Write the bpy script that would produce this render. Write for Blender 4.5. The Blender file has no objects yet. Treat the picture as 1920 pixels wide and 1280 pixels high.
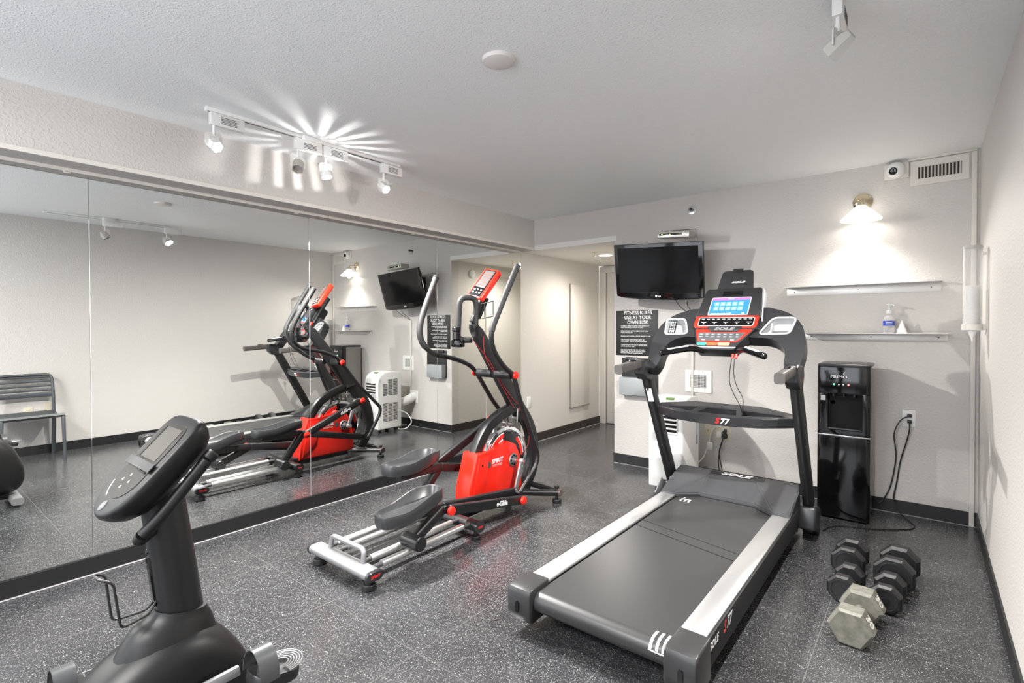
import bpy, bmesh, math, random
from mathutils import Vector, Matrix, noise
random.seed(7)
PI = math.pi
sc = bpy.context.scene
COL = sc.collection
# ------------------------------------------------------------ camera, world, exposure
W, D, XM, XS, H, HS = 0.2686, 4.4634, -3.4322, -3.2764, 2.44, 2.1214
YB = -1.7
cd = bpy.data.cameras.new('camera'); cam = bpy.data.objects.new('camera', cd); COL.objects.link(cam)
yaw, pit, rol = math.radians(38.848), math.radians(0.7551), math.radians(-0.1367)
Fw = Vector((-math.sin(yaw)*math.cos(pit), math.cos(yaw)*math.cos(pit), -math.sin(pit)))
Rt = Vector((math.cos(yaw), math.sin(yaw), 0)); Up = Rt.cross(Fw)
R2 = Rt*math.cos(rol) + Up*math.sin(rol); U2 = -Rt*math.sin(rol) + Up*math.cos(rol)
cam.matrix_world = Matrix(((R2.x, U2.x, -Fw.x, 0), (R2.y, U2.y, -Fw.y, 0), (R2.z, U2.z, -Fw.z, 1.3046), (0, 0, 0, 1)))
cd.sensor_width = 36; cd.lens = 964.367*36/1920; cd.shift_x = 1.045/1920; cd.shift_y = -15.127/1920
cd.clip_start = 0.02
sc.camera = cam
wd = bpy.data.worlds.new('world'); sc.world = wd; wd.use_nodes = True
wd.node_tree.nodes['Background'].inputs[0].default_value = (0.9, 0.93, 1, 1)
wd.node_tree.nodes['Background'].inputs[1].default_value = 2.3
vs = sc.view_settings
vs.view_transform = 'Standard'; vs.look = 'None'; vs.gamma = 1; vs.exposure = 1.32; vs.use_curve_mapping = False
sc.cycles.max_bounces = 10; sc.cycles.diffuse_bounces = 5; sc.cycles.glossy_bounces = 6
sc.cycles.sample_clamp_indirect = 6; sc.cycles.caustics_reflective = False
sc.cycles.use_denoising = True

def lamp(name, kind, loc, power, color=(1, 1, 1), target=None, size=0.03, angle=60, blend=0.4, sy=None):
    l = bpy.data.lights.new(name, kind); l.energy = power; l.color = color
    if kind == 'SPOT':
        l.spot_size = math.radians(angle); l.spot_blend = blend; l.shadow_soft_size = size
    elif kind == 'POINT':
        l.shadow_soft_size = size
    else:
        l.shape = 'RECTANGLE'; l.size = size; l.size_y = sy or size
    o = bpy.data.objects.new(name, l); COL.objects.link(o); o.location = loc
    if target is not None:
        o.rotation_euler = (Vector(target)-Vector(loc)).to_track_quat('-Z', 'Y').to_euler()
    return o
KW = (1.0, 0.975, 0.945)
# track lamps on the mirror-side track (three lit), one lit on the other track
lamp('spot_light_near', 'SPOT', (-2.84, 1.12, 2.215), 85, KW, (-1.5, 1.4, 0.1), 0.015, 128, 0.9)
lamp('spot_light_middle', 'SPOT', (-2.88, 1.76, 2.225), 120, KW, (-2.65, 1.9, 0.0), 0.012, 130, 0.7)
lamp('lamp_leak', 'POINT', (-2.892, 1.764, 2.265), 3.0, (1, .98, .96), None, 0.0015)
lamp('spot_light_far', 'SPOT', (-2.82, 2.225, 2.205), 120, KW, (-1.5, 3.0, 0.1), 0.015, 128, 0.9)
lamp('spot_light_right', 'SPOT', (-0.29, 2.10, 2.255), 125, KW, (-2.0, 2.5, 0.0), 0.015, 125, 0.9)
# fill lamp added in the unseen rear half, then hall and sconce lamps
lamp('rear_fill_light', 'AREA', (-1.6, -0.95, 2.37), 60, (1, 0.98, 0.95), (-1.6, -0.95, 0), 1.2, sy=0.6)
lamp('hall_light', 'SPOT', (-2.85, 5.25, 2.10), 40, (1, 0.95, 0.89), (-2.80, 4.9, 0), 0.07, 168, 1.0)
lamp('sconce_light', 'SPOT', (-0.357, 4.335, 2.030), 26, (1, 0.955, 0.90), (-0.357, 3.3, 0), 0.02, 146, 1.0)

# ------------------------------------------------------------ materials
MATS = {}
def mat(name, col, rough=0.5, metal=0.0, spec=0.5, coat=0.0, emit=None, es=0, bump=None, trans=0.0, alpha=1):
    if name in MATS: return MATS[name]
    m = bpy.data.materials.new(name); m.use_nodes = True; nt = m.node_tree; b = nt.nodes['Principled BSDF']
    b.inputs['Base Color'].default_value = (*col, 1); b.inputs['Roughness'].default_value = rough
    b.inputs['Metallic'].default_value = metal; b.inputs['Specular IOR Level'].default_value = spec
    b.inputs['Coat Weight'].default_value = coat; b.inputs['Coat Roughness'].default_value = 0.06
    b.inputs['Transmission Weight'].default_value = trans
    if emit: b.inputs['Emission Color'].default_value = (*emit, 1); b.inputs['Emission Strength'].default_value = es
    if bump:
        sc_, st, dist = bump
        tc = nt.nodes.new('ShaderNodeTexCoord'); n = nt.nodes.new('ShaderNodeTexNoise'); bp = nt.nodes.new('ShaderNodeBump')
        n.inputs['Scale'].default_value = sc_; n.inputs['Detail'].default_value = 3
        bp.inputs['Strength'].default_value = st; bp.inputs['Distance'].default_value = dist
        nt.links.new(tc.outputs['Object'], n.inputs['Vector']); nt.links.new(n.outputs['Fac'], bp.inputs['Height'])
        nt.links.new(bp.outputs[0], b.inputs['Normal'])
    MATS[name] = m; return m

def nodes(m): return m.node_tree.nodes, m.node_tree.links, m.node_tree.nodes['Principled BSDF']
def wall_mat(name, col, s1=55, st=0.55, d=0.004, thr=0.45):
    m = mat(name, col, 0.62, spec=0.35); n, l, b = nodes(m)
    g = n.new('ShaderNodeNewGeometry'); a = n.new('ShaderNodeTexNoise'); a.inputs['Scale'].default_value = s1; a.inputs['Detail'].default_value = 2.5
    a.inputs['Distortion'].default_value = 0.25
    r = n.new('ShaderNodeValToRGB'); r.color_ramp.elements[0].position = thr; r.color_ramp.elements[1].position = thr+0.22
    c = n.new('ShaderNodeTexNoise'); c.inputs['Scale'].default_value = s1*3
    ad = n.new('ShaderNodeMath'); ad.operation = 'MULTIPLY_ADD'; ad.inputs[1].default_value = 0.25
    bp = n.new('ShaderNodeBump'); bp.inputs['Strength'].default_value = st; bp.inputs['Distance'].default_value = d
    l.new(g.outputs['Position'], a.inputs['Vector']); l.new(g.outputs['Position'], c.inputs['Vector'])
    l.new(a.outputs['Fac'], r.inputs['Fac']); l.new(c.outputs['Fac'], ad.inputs[0]); l.new(r.outputs['Color'], ad.inputs[2])
    l.new(ad.outputs[0], bp.inputs['Height']); l.new(bp.outputs[0], b.inputs['Normal'])
    return m
M_wall = wall_mat('wall_paint', (0.60, 0.576, 0.548), 82, .38, .0033)
M_hall = wall_mat('hall_paint', (0.66, 0.63, 0.585), 55, 0.2, 0.002)
M_ceil = wall_mat('ceiling_popcorn', (0.88, 0.90, 0.90), 120, 0.45, 0.0035, 0.5)
M_hceil = mat('hall_ceiling_paint', (0.80, 0.785, 0.74), 0.7)
M_trim = mat('trim_paint', (0.70, 0.67, 0.62), 0.45)
M_base = mat('vinyl_baseboard', (0.010, 0.010, 0.011), 0.4, bump=(40, 0.1, 0.002))
M_baseh = mat('hall_baseboard', (0.035, 0.028, 0.025), 0.4)
M_caulk = mat('floor_edge_strip', (0.30, 0.29, 0.30), 0.4)
M_mirror = mat('mirror_glass', (0.86, 0.875, 0.86), 0.0, 1.0)
M_medge = mat('mirror_edge', (0.35, 0.37, 0.36), 0.5)

def floor_mat():
    m = mat('rubber_floor', (0.03, 0.03, 0.032), 0.34, spec=0.55); n, l, b = nodes(m)
    g = n.new('ShaderNodeNewGeometry')
    nz = n.new('ShaderNodeTexNoise'); nz.inputs['Scale'].default_value = 30; nz.inputs['Detail'].default_value = 2
    mx = n.new('ShaderNodeVectorMath'); mx.operation = 'MULTIPLY_ADD'; mx.inputs[1].default_value = (0.03, 0.03, 0.03)
    l.new(g.outputs['Position'], nz.inputs['Vector']); l.new(nz.outputs['Color'], mx.inputs[0]); l.new(g.outputs['Position'], mx.inputs[2])
    out = None
    for scl, rad, keep in ((150, 0.22, 0.88), (320, 0.27, 0.80)):
        v = n.new('ShaderNodeTexVoronoi'); v.inputs['Scale'].default_value = scl; v.voronoi_dimensions = '2D'
        l.new(mx.outputs[0], v.inputs['Vector'])
        a = n.new('ShaderNodeMath'); a.operation = 'LESS_THAN'; a.inputs[1].default_value = rad; l.new(v.outputs['Distance'], a.inputs[0])
        s = n.new('ShaderNodeSeparateColor'); l.new(v.outputs['Color'], s.inputs[0])
        k = n.new('ShaderNodeMath'); k.operation = 'GREATER_THAN'; k.inputs[1].default_value = keep; l.new(s.outputs[0], k.inputs[0])
        q = n.new('ShaderNodeMath'); q.operation = 'MULTIPLY'; l.new(a.outputs[0], q.inputs[0]); l.new(k.outputs[0], q.inputs[1])
        if out is None: out = q
        else:
            z = n.new('ShaderNodeMath'); z.operation = 'MAXIMUM'; l.new(out.outputs[0], z.inputs[0]); l.new(q.outputs[0], z.inputs[1]); out = z
    # tile seams
    sp = n.new('ShaderNodeSeparateXYZ'); l.new(g.outputs['Position'], sp.inputs[0])
    seams = []
    for ax, off in ((0, -0.343), (1, 1.352)):
        a = n.new('ShaderNodeMath'); a.operation = 'SUBTRACT'; a.inputs[1].default_value = off; l.new(sp.outputs[ax], a.inputs[0])
        pp = n.new('ShaderNodeMath'); pp.operation = 'PINGPONG'; pp.inputs[1].default_value = 0.6175/2; l.new(a.outputs[0], pp.inputs[0])
        c = n.new('ShaderNodeMath'); c.operation = 'LESS_THAN'; c.inputs[1].default_value = 0.0015; l.new(pp.outputs[0], c.inputs[0]); seams.append(c)
    sm = n.new('ShaderNodeMath'); sm.operation = 'MAXIMUM'; l.new(seams[0].outputs[0], sm.inputs[0]); l.new(seams[1].outputs[0], sm.inputs[1])
    big = n.new('ShaderNodeTexNoise'); big.inputs['Scale'].default_value = 2.2; big.inputs['Detail'].default_value = 4; l.new(g.outputs['Position'], big.inputs['Vector'])
    cr = n.new('ShaderNodeValToRGB'); cr.color_ramp.elements[0].color = (0.026, 0.026, 0.028, 1); cr.color_ramp.elements[1].color = (0.052, 0.052, 0.056, 1)
    cr.color_ramp.elements[0].position = 0.3; cr.color_ramp.elements[1].position = 0.7; l.new(big.outputs['Fac'], cr.inputs['Fac'])
    m1 = n.new('ShaderNodeMix'); m1.data_type = 'RGBA'; l.new(out.outputs[0], m1.inputs['Factor']); l.new(cr.outputs['Color'], m1.inputs['A']); m1.inputs['B'].default_value = (0.33, 0.34, 0.335, 1)
    m2 = n.new('ShaderNodeMix'); m2.data_type = 'RGBA'; l.new(sm.outputs[0], m2.inputs['Factor']); l.new(m1.outputs['Result'], m2.inputs['A']); m2.inputs['B'].default_value = (0.12, 0.12, 0.12, 1)
    l.new(m2.outputs['Result'], b.inputs['Base Color'])
    rr = n.new('ShaderNodeMapRange'); rr.inputs['To Min'].default_value = 0.17; rr.inputs['To Max'].default_value = 0.27; l.new(big.outputs['Fac'], rr.inputs['Value']); l.new(rr.outputs[0], b.inputs['Roughness'])
    gr = n.new('ShaderNodeTexNoise'); gr.inputs['Scale'].default_value = 260; l.new(g.outputs['Position'], gr.inputs['Vector'])
    bp = n.new('ShaderNodeBump'); bp.inputs['Strength'].default_value = 0.30; bp.inputs['Distance'].default_value = 0.0008
    l.new(gr.outputs['Fac'], bp.inputs['Height']); l.new(bp.outputs[0], b.inputs['Normal'])
    return m
M_floor = floor_mat()
M_blk = mat('black_powder_coat', (0.010, 0.010, 0.011), 0.38, bump=(400, 0.12, 0.0006))
M_blkm = mat('black_matte_plastic', (0.010, 0.010, 0.011), 0.5, bump=(500, 0.15, 0.0005))
M_foam = mat('black_foam_grip', (0.016, 0.016, 0.017), 0.65)
M_gloss = mat('gloss_black', (0.003, 0.003, 0.0035), 0.09, spec=0.45)
M_gry = mat('grey_plastic', (0.07, 0.07, 0.074), 0.42)
M_gryd = mat('charcoal_plastic', (0.022, 0.0225, 0.0245), 0.31, bump=(300, 0.12, 0.0006))
M_lgry = mat('light_grey_plastic', (0.50, 0.51, 0.52), 0.4)
M_alu = mat('brushed_aluminium', (0.78, 0.78, 0.77), 0.33, 0.85)
M_silp = mat('silver_paint', (0.30, 0.30, 0.31), 0.42, 0.5)
M_chr = mat('chrome', (0.75, 0.75, 0.76), 0.12, 1.0)
M_red = mat('red_plastic', (0.86, 0.022, 0.010), 0.28, spec=0.5)
M_redd = mat('red_label', (0.62, 0.05, 0.03), 0.4)
M_white = mat('white_plastic', (0.80, 0.80, 0.78), 0.35)
M_whitel = mat('white_lettering', (0.85, 0.85, 0.85), 0.5)
M_redl = mat('red_lettering', (0.75, 0.03, 0.03), 0.5)
M_brass = mat('brass', (0.74, 0.64, 0.46), 0.2, 1.0)
M_brk = mat('steel_grey', (0.32, 0.32, 0.33), 0.35, 0.7)
M_ivory = mat('ivory_plate', (0.62, 0.57, 0.44), 0.4)
M_cord = mat('black_cord', (0.012, 0.012, 0.012), 0.45)
M_wcord = mat('white_cord', (0.70, 0.68, 0.64), 0.45)

# ------------------------------------------------------------ mesh helpers
def BM(): return bmesh.new()
def box(bm, x0, x1, y0, y1, z0, z1, bev=0.0, seg=2, M=None):
    r = bmesh.ops.create_cube(bm, size=1)['verts']
    for v in r:
        v.co = Vector((x0+(v.co.x+.5)*(x1-x0), y0+(v.co.y+.5)*(y1-y0), z0+(v.co.z+.5)*(z1-z0)))
    if bev > 0:
        es = list({e for v in r for e in v.link_edges})
        o = bmesh.ops.bevel(bm, geom=es, offset=bev, segments=seg, affect='EDGES', profile=0.5)
        r = list(set([v for v in o['verts']] + [v for v in r if v.is_valid]))
    if M is not None:
        for v in r: v.co = M @ v.co
    return bm
def frame(o, x, y):
    x = Vector(x).normalized(); y = Vector(y); z = x.cross(y).normalized(); y = z.cross(x)
    return Matrix(((x.x, y.x, z.x, o[0]), (x.y, y.y, z.y, o[1]), (x.z, y.z, z.z, o[2]), (0, 0, 0, 1)))
def prism(bm, pts, a0, a1, axis='x', bev=0.0, seg=2, M=None):
    def P(p, a):
        if axis == 'x': return Vector((a, p[0], p[1]))
        if axis == 'y': return Vector((p[0], a, p[1]))
        return Vector((p[0], p[1], a))
    A = [bm.verts.new(P(p, a0)) for p in pts]; B = [bm.verts.new(P(p, a1)) for p in pts]
    n = len(pts); fs = [bm.faces.new(A), bm.faces.new(B[::-1])]
    for i in range(n): fs.append(bm.faces.new((A[i], B[i], B[(i+1) % n], A[(i+1) % n])))
    vs_ = A+B
    if bev > 0:
        es = [e for e in {e for v in A for e in v.link_edges} | {e for v in B for e in v.link_edges} if (e.verts[0] in A) == (e.verts[1] in A)]
        o = bmesh.ops.bevel(bm, geom=es, offset=bev, segments=seg, affect='EDGES', profile=0.5, clamp_overlap=True)
        vs_ = list({v for f in fs if f.is_valid for v in f.verts} | set(o['verts']))
    if M is not None:
        for v in vs_: v.co = M @ v.co
    return bm
def rrect(w, h, r, n=5, cx=0, cy=0):
    out = []
    for (sx, sy, a0) in ((1, 1, 0), (-1, 1, 90), (-1, -1, 180), (1, -1, 270)):
        for i in range(n+1):
            a = math.radians(a0+90*i/n); out.append((cx+sx*(w/2-r)+r*math.cos(a), cy+sy*(h/2-r)+r*math.sin(a)))
    return out
def circ(r, n=16, ry=None): return [(r*math.cos(2*PI*i/n), (ry or r)*math.sin(2*PI*i/n)) for i in range(n)]
def spline(pts, k=8, closed=False):
    pts = [Vector(p) for p in pts]; n = len(pts); out = []
    rng = range(n if closed else n-1)
    for i in rng:
        if closed: p0, p1, p2, p3 = pts[(i-1) % n], pts[i], pts[(i+1) % n], pts[(i+2) % n]
        else: p1, p2 = pts[i], pts[i+1]; p0 = pts[i-1] if i else p1*2-p2; p3 = pts[i+2] if i+2 < n else p2*2-p1
        for j in range(k):
            t = j/k; out.append(0.5*((2*p1)+(p2-p0)*t+(2*p0-5*p1+4*p2-p3)*t*t+(3*p1-p0-3*p2+p3)*t**3))
    if not closed: out.append(pts[-1])
    return out
def fillet(pts, r, k=5, closed=False):
    pts = [Vector(p) for p in pts]; out = []; n = len(pts)
    for i, p in enumerate(pts):
        if not closed and i in (0, n-1): out.append(p); continue
        a, b = pts[i-1], pts[(i+1) % n]; da, db = (a-p), (b-p); rr = min(r, da.length*.48, db.length*.48)
        s, e = p+da.normalized()*rr, p+db.normalized()*rr
        for j in range(k+1):
            t = j/k; out.append(s*(1-t)**2+p*2*t*(1-t)+e*t*t)
    return out
def sweep(bm, pts, sec, up=(0, 0, 1), closed=False, scales=None, cap=True):
    pts = [Vector(p) for p in pts]; n = len(pts); m = len(sec); rings = []
    up = Vector(up); prev = None
    for i, p in enumerate(pts):
        if closed: t = (pts[(i+1) % n]-pts[i-1])
        else: t = (pts[min(i+1, n-1)]-pts[max(i-1, 0)])
        t = t.normalized() if t.length > 1e-9 else Vector((0, 0, 1))
        if prev is None:
            u = up - t*up.dot(t)
            if u.length < 1e-3: u = Vector((1, 0, 0)) - t*t.x
            if u.length < 1e-3: u = Vector((0, 1, 0)) - t*t.y
        else: u = prev - t*prev.dot(t)
        u.normalize(); prev = u; s = t.cross(u)
        k = scales[i] if scales else 1
        kx, ky = k if isinstance(k, tuple) else (k, k)
        rings.append([bm.verts.new(p+s*q[0]*kx+u*q[1]*ky) for q in sec])
    for i in range(n if closed else n-1):
        a, b = rings[i], rings[(i+1) % n]
        for j in range(m): bm.faces.new((a[j], a[(j+1) % m], b[(j+1) % m], b[j]))
    if not closed and cap: bm.faces.new(rings[0][::-1]); bm.faces.new(rings[-1])
    return bm
def tube(bm, pts, r, n=12, **k): return sweep(bm, pts, circ(r, n), **k)
def cyl(bm, p0, p1, r, n=24, bev=0.0, r1=None):
    p0, p1 = Vector(p0), Vector(p1); L = (p1-p0).length; r1 = r if r1 is None else r1
    prof = [(0, 0), (r-bev, 0), (r, bev), (r1, L-bev), (r1-bev, L), (0, L)] if bev else [(0, 0), (r, 0), (r1, L), (0, L)]
    return lathe(bm, prof, p0, p1-p0, n)
def lathe(bm, prof, o, ax=(0, 0, 1), n=32, a0=0.0):
    ax = Vector(ax).normalized(); x = Vector((1, 0, 0)) if abs(ax.x) < 0.9 else Vector((0, 1, 0)); x = (x-ax*x.dot(ax)).normalized(); y = ax.cross(x); o = Vector(o)
    rings = []
    for r, z in prof:
        if r < 1e-6: rings.append([bm.verts.new(o+ax*z)])
        else: rings.append([bm.verts.new(o+ax*z+(x*math.cos(a0+2*PI*i/n)+y*math.sin(a0+2*PI*i/n))*r) for i in range(n)])
    for a, b in zip(rings, rings[1:]):
        if len(a) == 1 and len(b) == 1: continue
        for i in range(n):
            j = (i+1) % n
            if len(a) == 1: bm.faces.new((a[0], b[j], b[i]))
            elif len(b) == 1: bm.faces.new((a[i], a[j], b[0]))
            else: bm.faces.new((a[i], a[j], b[j], b[i]))
    return bm
def beam(bm, p0, p1, w, h, bev=0.004, up=(0, 0, 1), seg=2):
    """box from p0 to p1; h along up, w sideways"""
    p0, p1 = Vector(p0), Vector(p1); t = p1-p0; L = t.length; t.normalize(); up = Vector(up); u = (up-t*up.dot(t)).normalized(); s = t.cross(u)
    M = Matrix(((t.x, s.x, u.x, p0.x), (t.y, s.y, u.y, p0.y), (t.z, s.z, u.z, p0.z), (0, 0, 0, 1)))
    return box(bm, 0, L, -w/2, w/2, -h/2, h/2, bev, seg, M)
WL = {}
def wloc(o):
    v = Vector((0, 0, 0))
    while o is not None: v += o.location; o = o.parent
    return v
def obj(name, bm, m, parent=None, label=None, angle=35, kind=None, world=True):
    bmesh.ops.recalc_face_normals(bm, faces=bm.faces)
    if parent is not None and world:
        v = wloc(parent)
        for q in bm.verts: q.co -= v
    me = bpy.data.meshes.new(name); bm.to_mesh(me); bm.free()
    me.polygons.foreach_set('use_smooth', [True]*len(me.polygons)); me.set_sharp_from_angle(angle=math.radians(angle))
    me.materials.append(m)
    o = bpy.data.objects.new(name, me); COL.objects.link(o); o.parent = parent
    if label: o['label'] = label
    if kind: o['kind'] = kind
    return o
def tag(o, label, cat, group=None):
    o['label'] = label; o['category'] = cat
    if group: o['group'] = group
    return o
def thing(name, label, cat, loc=(0, 0, 0), group=None):
    o = bpy.data.objects.new(name, None); COL.objects.link(o); o.location = loc; o.empty_display_size = 0.05
    return tag(o, label, cat, group)
def struct(name, bm, m, parent=None): return obj(name, bm, m, parent, kind='structure' if parent is None else None)
def cut(o, bm, solver='EXACT'):
    me = bpy.data.meshes.new('c'); bmesh.ops.recalc_face_normals(bm, faces=bm.faces); bm.to_mesh(me); bm.free()
    c = bpy.data.objects.new('c', me); COL.objects.link(c); c.location = wloc(o) * 0
    v = wloc(o)
    for q in me.vertices: q.co -= v
    c.location = v
    md = o.modifiers.new('b', 'BOOLEAN'); md.operation = 'DIFFERENCE'; md.object = c; md.solver = solver
    bpy.context.view_layer.update(); dg = bpy.context.evaluated_depsgraph_get()
    nm = bpy.data.meshes.new_from_object(o.evaluated_get(dg)); o.modifiers.clear(); o.data = nm
    bpy.data.objects.remove(c); nm.polygons.foreach_set('use_smooth', [True]*len(nm.polygons)); nm.set_sharp_from_angle(angle=math.radians(35))
    if not nm.materials: nm.materials.append(M_blkm)
def text(name, s, size, m, parent, M, ext=0.0006, shear=0.0, sx=1.0, align='CENTER', bold=0.0, label=None, spacing=1.0, line=1.0):
    """text in plane of matrix M (x right, y up, z out)"""
    c = bpy.data.curves.new(name, 'FONT'); c.body = s; c.size = size; c.extrude = ext; c.shear = shear; c.align_x = align; c.align_y = 'CENTER'; c.offset = bold; c.space_character = spacing; c.space_line = line
    c.resolution_u = 3
    t = bpy.data.objects.new('t', c); COL.objects.link(t); bpy.context.view_layer.update()
    me = bpy.data.meshes.new_from_object(t.evaluated_get(bpy.context.evaluated_depsgraph_get())); bpy.data.objects.remove(t)
    v = wloc(parent) if parent else Vector((0, 0, 0)); S = Matrix.Diagonal((sx, 1, 1, 1))
    for q in me.vertices: q.co = (M @ S @ q.co) - v
    me.materials.clear(); me.materials.append(m)
    o = bpy.data.objects.new(name, me); COL.objects.link(o); o.parent = parent
    if label: o['label'] = label
    return o
def dup(root, loc=None, label=None):
    r = root.copy(); COL.objects.link(r)
    if loc is not None: r.location = loc
    if label: r['label'] = label
    for ch in list(root.children):
        c = ch.copy(); COL.objects.link(c); c.parent = r
        for g in ch.children:
            d = g.copy(); COL.objects.link(d); d.parent = c
    return r

# ------------------------------------------------------------ room shell
DH = 6.17; XH = -2.325; T = 0.12
def S(name, x0, x1, y0, y1, z0, z1, m): return struct(name, box(BM(), x0, x1, y0, y1, z0, z1), m)
S('floor', XM-.3, W+T, YB-T, DH+.3, -0.1, 0, M_floor)
S('ceiling', XS-.3, W+T, YB-T, D+.05, H, H+.1, M_ceil)
S('wall_right', W, W+T, YB-T, D+T, 0, H, M_wall)
wr = BM()   # rear wall with a wide unseen opening added to let fill light in
for q in ((XM-.3, -3.2, 0, H), (0.05, W, 0, H), (-3.2, .05, 0, .25), (-3.2, .05, 2.32, H)): box(wr, q[0], q[1], YB-T, YB, q[2], q[3])
struct('wall_rear', wr, M_wall)
wf = BM()
for x in (-3.2, -2.13, -1.06, .01): box(wf, x, x+.04, YB-.09, YB-.03, .25, 2.32, .003)
for z in (.25, 2.28): box(wf, -3.2, .05, YB-.09, YB-.03, z, z+.04, .003)
struct('fill_window_1', wf, M_trim)  # unseen frame, added with the opening for soft fill light
S('wall_left', XM-T-.012, XM-.012, YB, DH, 0, HS, M_hall)
# soffit above the mirrors with its underside
S('wall_soffit', XM-T, XS, YB, D, HS, H, M_wall)
S('wall_back', XH, W, D, D+T, 0, H, M_wall)
S('wall_header', XS, XH, D, D+T, HS, H, M_wall)
S('ceiling_hall', XM-.02, XH+.02, D-.001, DH+.1, HS-.002, HS+.05, M_hceil)
S('wall_hall', XH, XH+T, D+T, 5.09, 0, HS, M_hall)
S('wall_hall_end', XM-.1, XH+T, DH+.04, DH+.16, 0, HS+.05, M_hall)
S('trim_1', XS-.001, XS+.012, YB, D, HS-.001, HS+.022, M_trim)
S('trim_2', XM-.01, XM+.010, YB, 4.41, 2.104, 2.1213, M_trim)
# hall door on the right side of the passage (seen in the mirror) and at its end
S('trim_3', XH-.012, XH+T, 5.09, 5.19, 0, 2.06, M_trim)
S('trim_4', XH-.012, XH+T, 5.19, DH, 1.98, 2.06, M_trim)
S('door_2', XH+.02, XH+.06, 5.19, DH, 0, 1.98, M_trim)
S('wall_hall_top', XH, XH+T, 5.09, DH, 2.06, HS, M_hall)
dr = struct('door_1', box(BM(), XM+.10, XH-.02, DH+.01, DH+.035, 0.012, 2.02, .002), M_trim)
dp = BM()
for (z0, z1) in ((.14, .92), (1.02, 1.9)):
    box(dp, XM+.20, XH-.14, DH+.002, DH+.012, z0, z1, .006)
obj('door_panel', dp, M_trim, dr)
b = BM(); box(b, XM-.002, XM+.09, DH-.012, DH+.04, 0, 2.02, .002); box(b, XM-.002, XH, DH-.012, DH+.04, 2.021, 2.10, .002)
struct('trim_5', b, M_trim)
# baseboards
def bb(name, x0, x1, y0, y1, h, m, strip=None):
    o = S(name, x0, x1, y0, y1, 0, h, m); return o
bb('baseboard_left', XM-.012, XM+.012, YB, 4.425, .0915, M_base)
bb('baseboard_hall', XM-.012, XM+.006, 4.426, DH-.012, .095, M_baseh)
bb('baseboard_right', W-.008, W, YB, D-.008, .0922, M_base)
bb('baseboard_back', XH, W, D-.008, D, .0922, M_base)
bb('baseboard_hall_right', XH-.008, XH, D-.008, 5.078, .095, M_baseh)
b = BM(); box(b, XM+.012, XM+.024, YB, DH-.013, 0, .006, .002, 1); struct('trim_6', b, M_caulk)
b = BM(); box(b, XH, W-.010, D-.016, D-.008, 0, .004, .001, 1); struct('trim_7', b, M_caulk)
# vertical raceway trims in the right back corner, and along the ceiling
b = BM(); box(b, .226, .252, D-.016, D, 0.0, 2.425, .003); box(b, -.10, .252, D-.016, D, 2.4255, 2.4395, .002)
struct('trim_8', b, M_trim)
# mirror panels (4 ft sheets)
ys = [-1.69, -0.522, 0.7187, 1.9603, 3.1937, 4.4222]
mlab = ['mirror panel behind the camera, left of the four', 'leftmost mirror panel, cut by the photo edge, reflecting the slatted chair',
        'wide mirror panel behind the console of the exercise bike', 'mirror panel reflecting the elliptical and the wall sconce', 'rightmost mirror panel, next to the hall opening']
for i in range(5):
    b = BM(); box(b, XM-.010, XM, ys[i]+.0008, ys[i+1]-.0008, .0925, 2.1035, .0008, 1)
    tag(obj('wall_mirror', b, M_mirror), mlab[i], 'mirror', 'mirror panels along the left wall')
for i in range(1, 5):
    S('trim_%d' % (8+i), XM-.011, XM-.004, ys[i]-.0008, ys[i]+.0008, .0925, 2.1035, M_medge if i > 1 else M_base)
# small plastic clips holding the mirrors
for i, y in enumerate((0.62, 1.85, 2.9, 3.35)):
    b = BM(); box(b, XM+.0005, XM+.008, y, y+.03, 2.096, 2.1035, .002)
    tag(obj('mirror_clip', b, M_trim), 'tiny white mirror clip at the top edge, '+('nearest the left seam', 'just before the seam above the elliptical', 'amid the panel reflecting the elliptical', 'just right of the seam nearest the hall')[i], 'clip', 'mirror clips')
# hall: flat framed panel on the left wall
t = thing('wall_panel', 'tall flat pale panel on the left hall wall', 'panel', (XM, 5.65, .3))
obj('panel_board', box(BM(), XM-.010, XM+.006, 5.425, 5.875, .297, 1.828, .001), mat('panel_paint', (0.70, 0.67, 0.62), 0.3), t)
b = BM(); box(b, XM-.010, XM+.010, 5.416, 5.4245, .29, 1.835); box(b, XM-.010, XM+.010, 5.416, 5.884, .288, .2965)
obj('panel_edge', b, mat('panel_edge', (0.30, 0.28, 0.25), 0.5), t)
b = BM(); box(b, XM-.012, XM-.004, 4.545, 4.615, .40, .52, .002); t = tag(obj('outlet_plate', b, M_white), 'white outlet plate low on the left hall wall', 'outlet')

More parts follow.
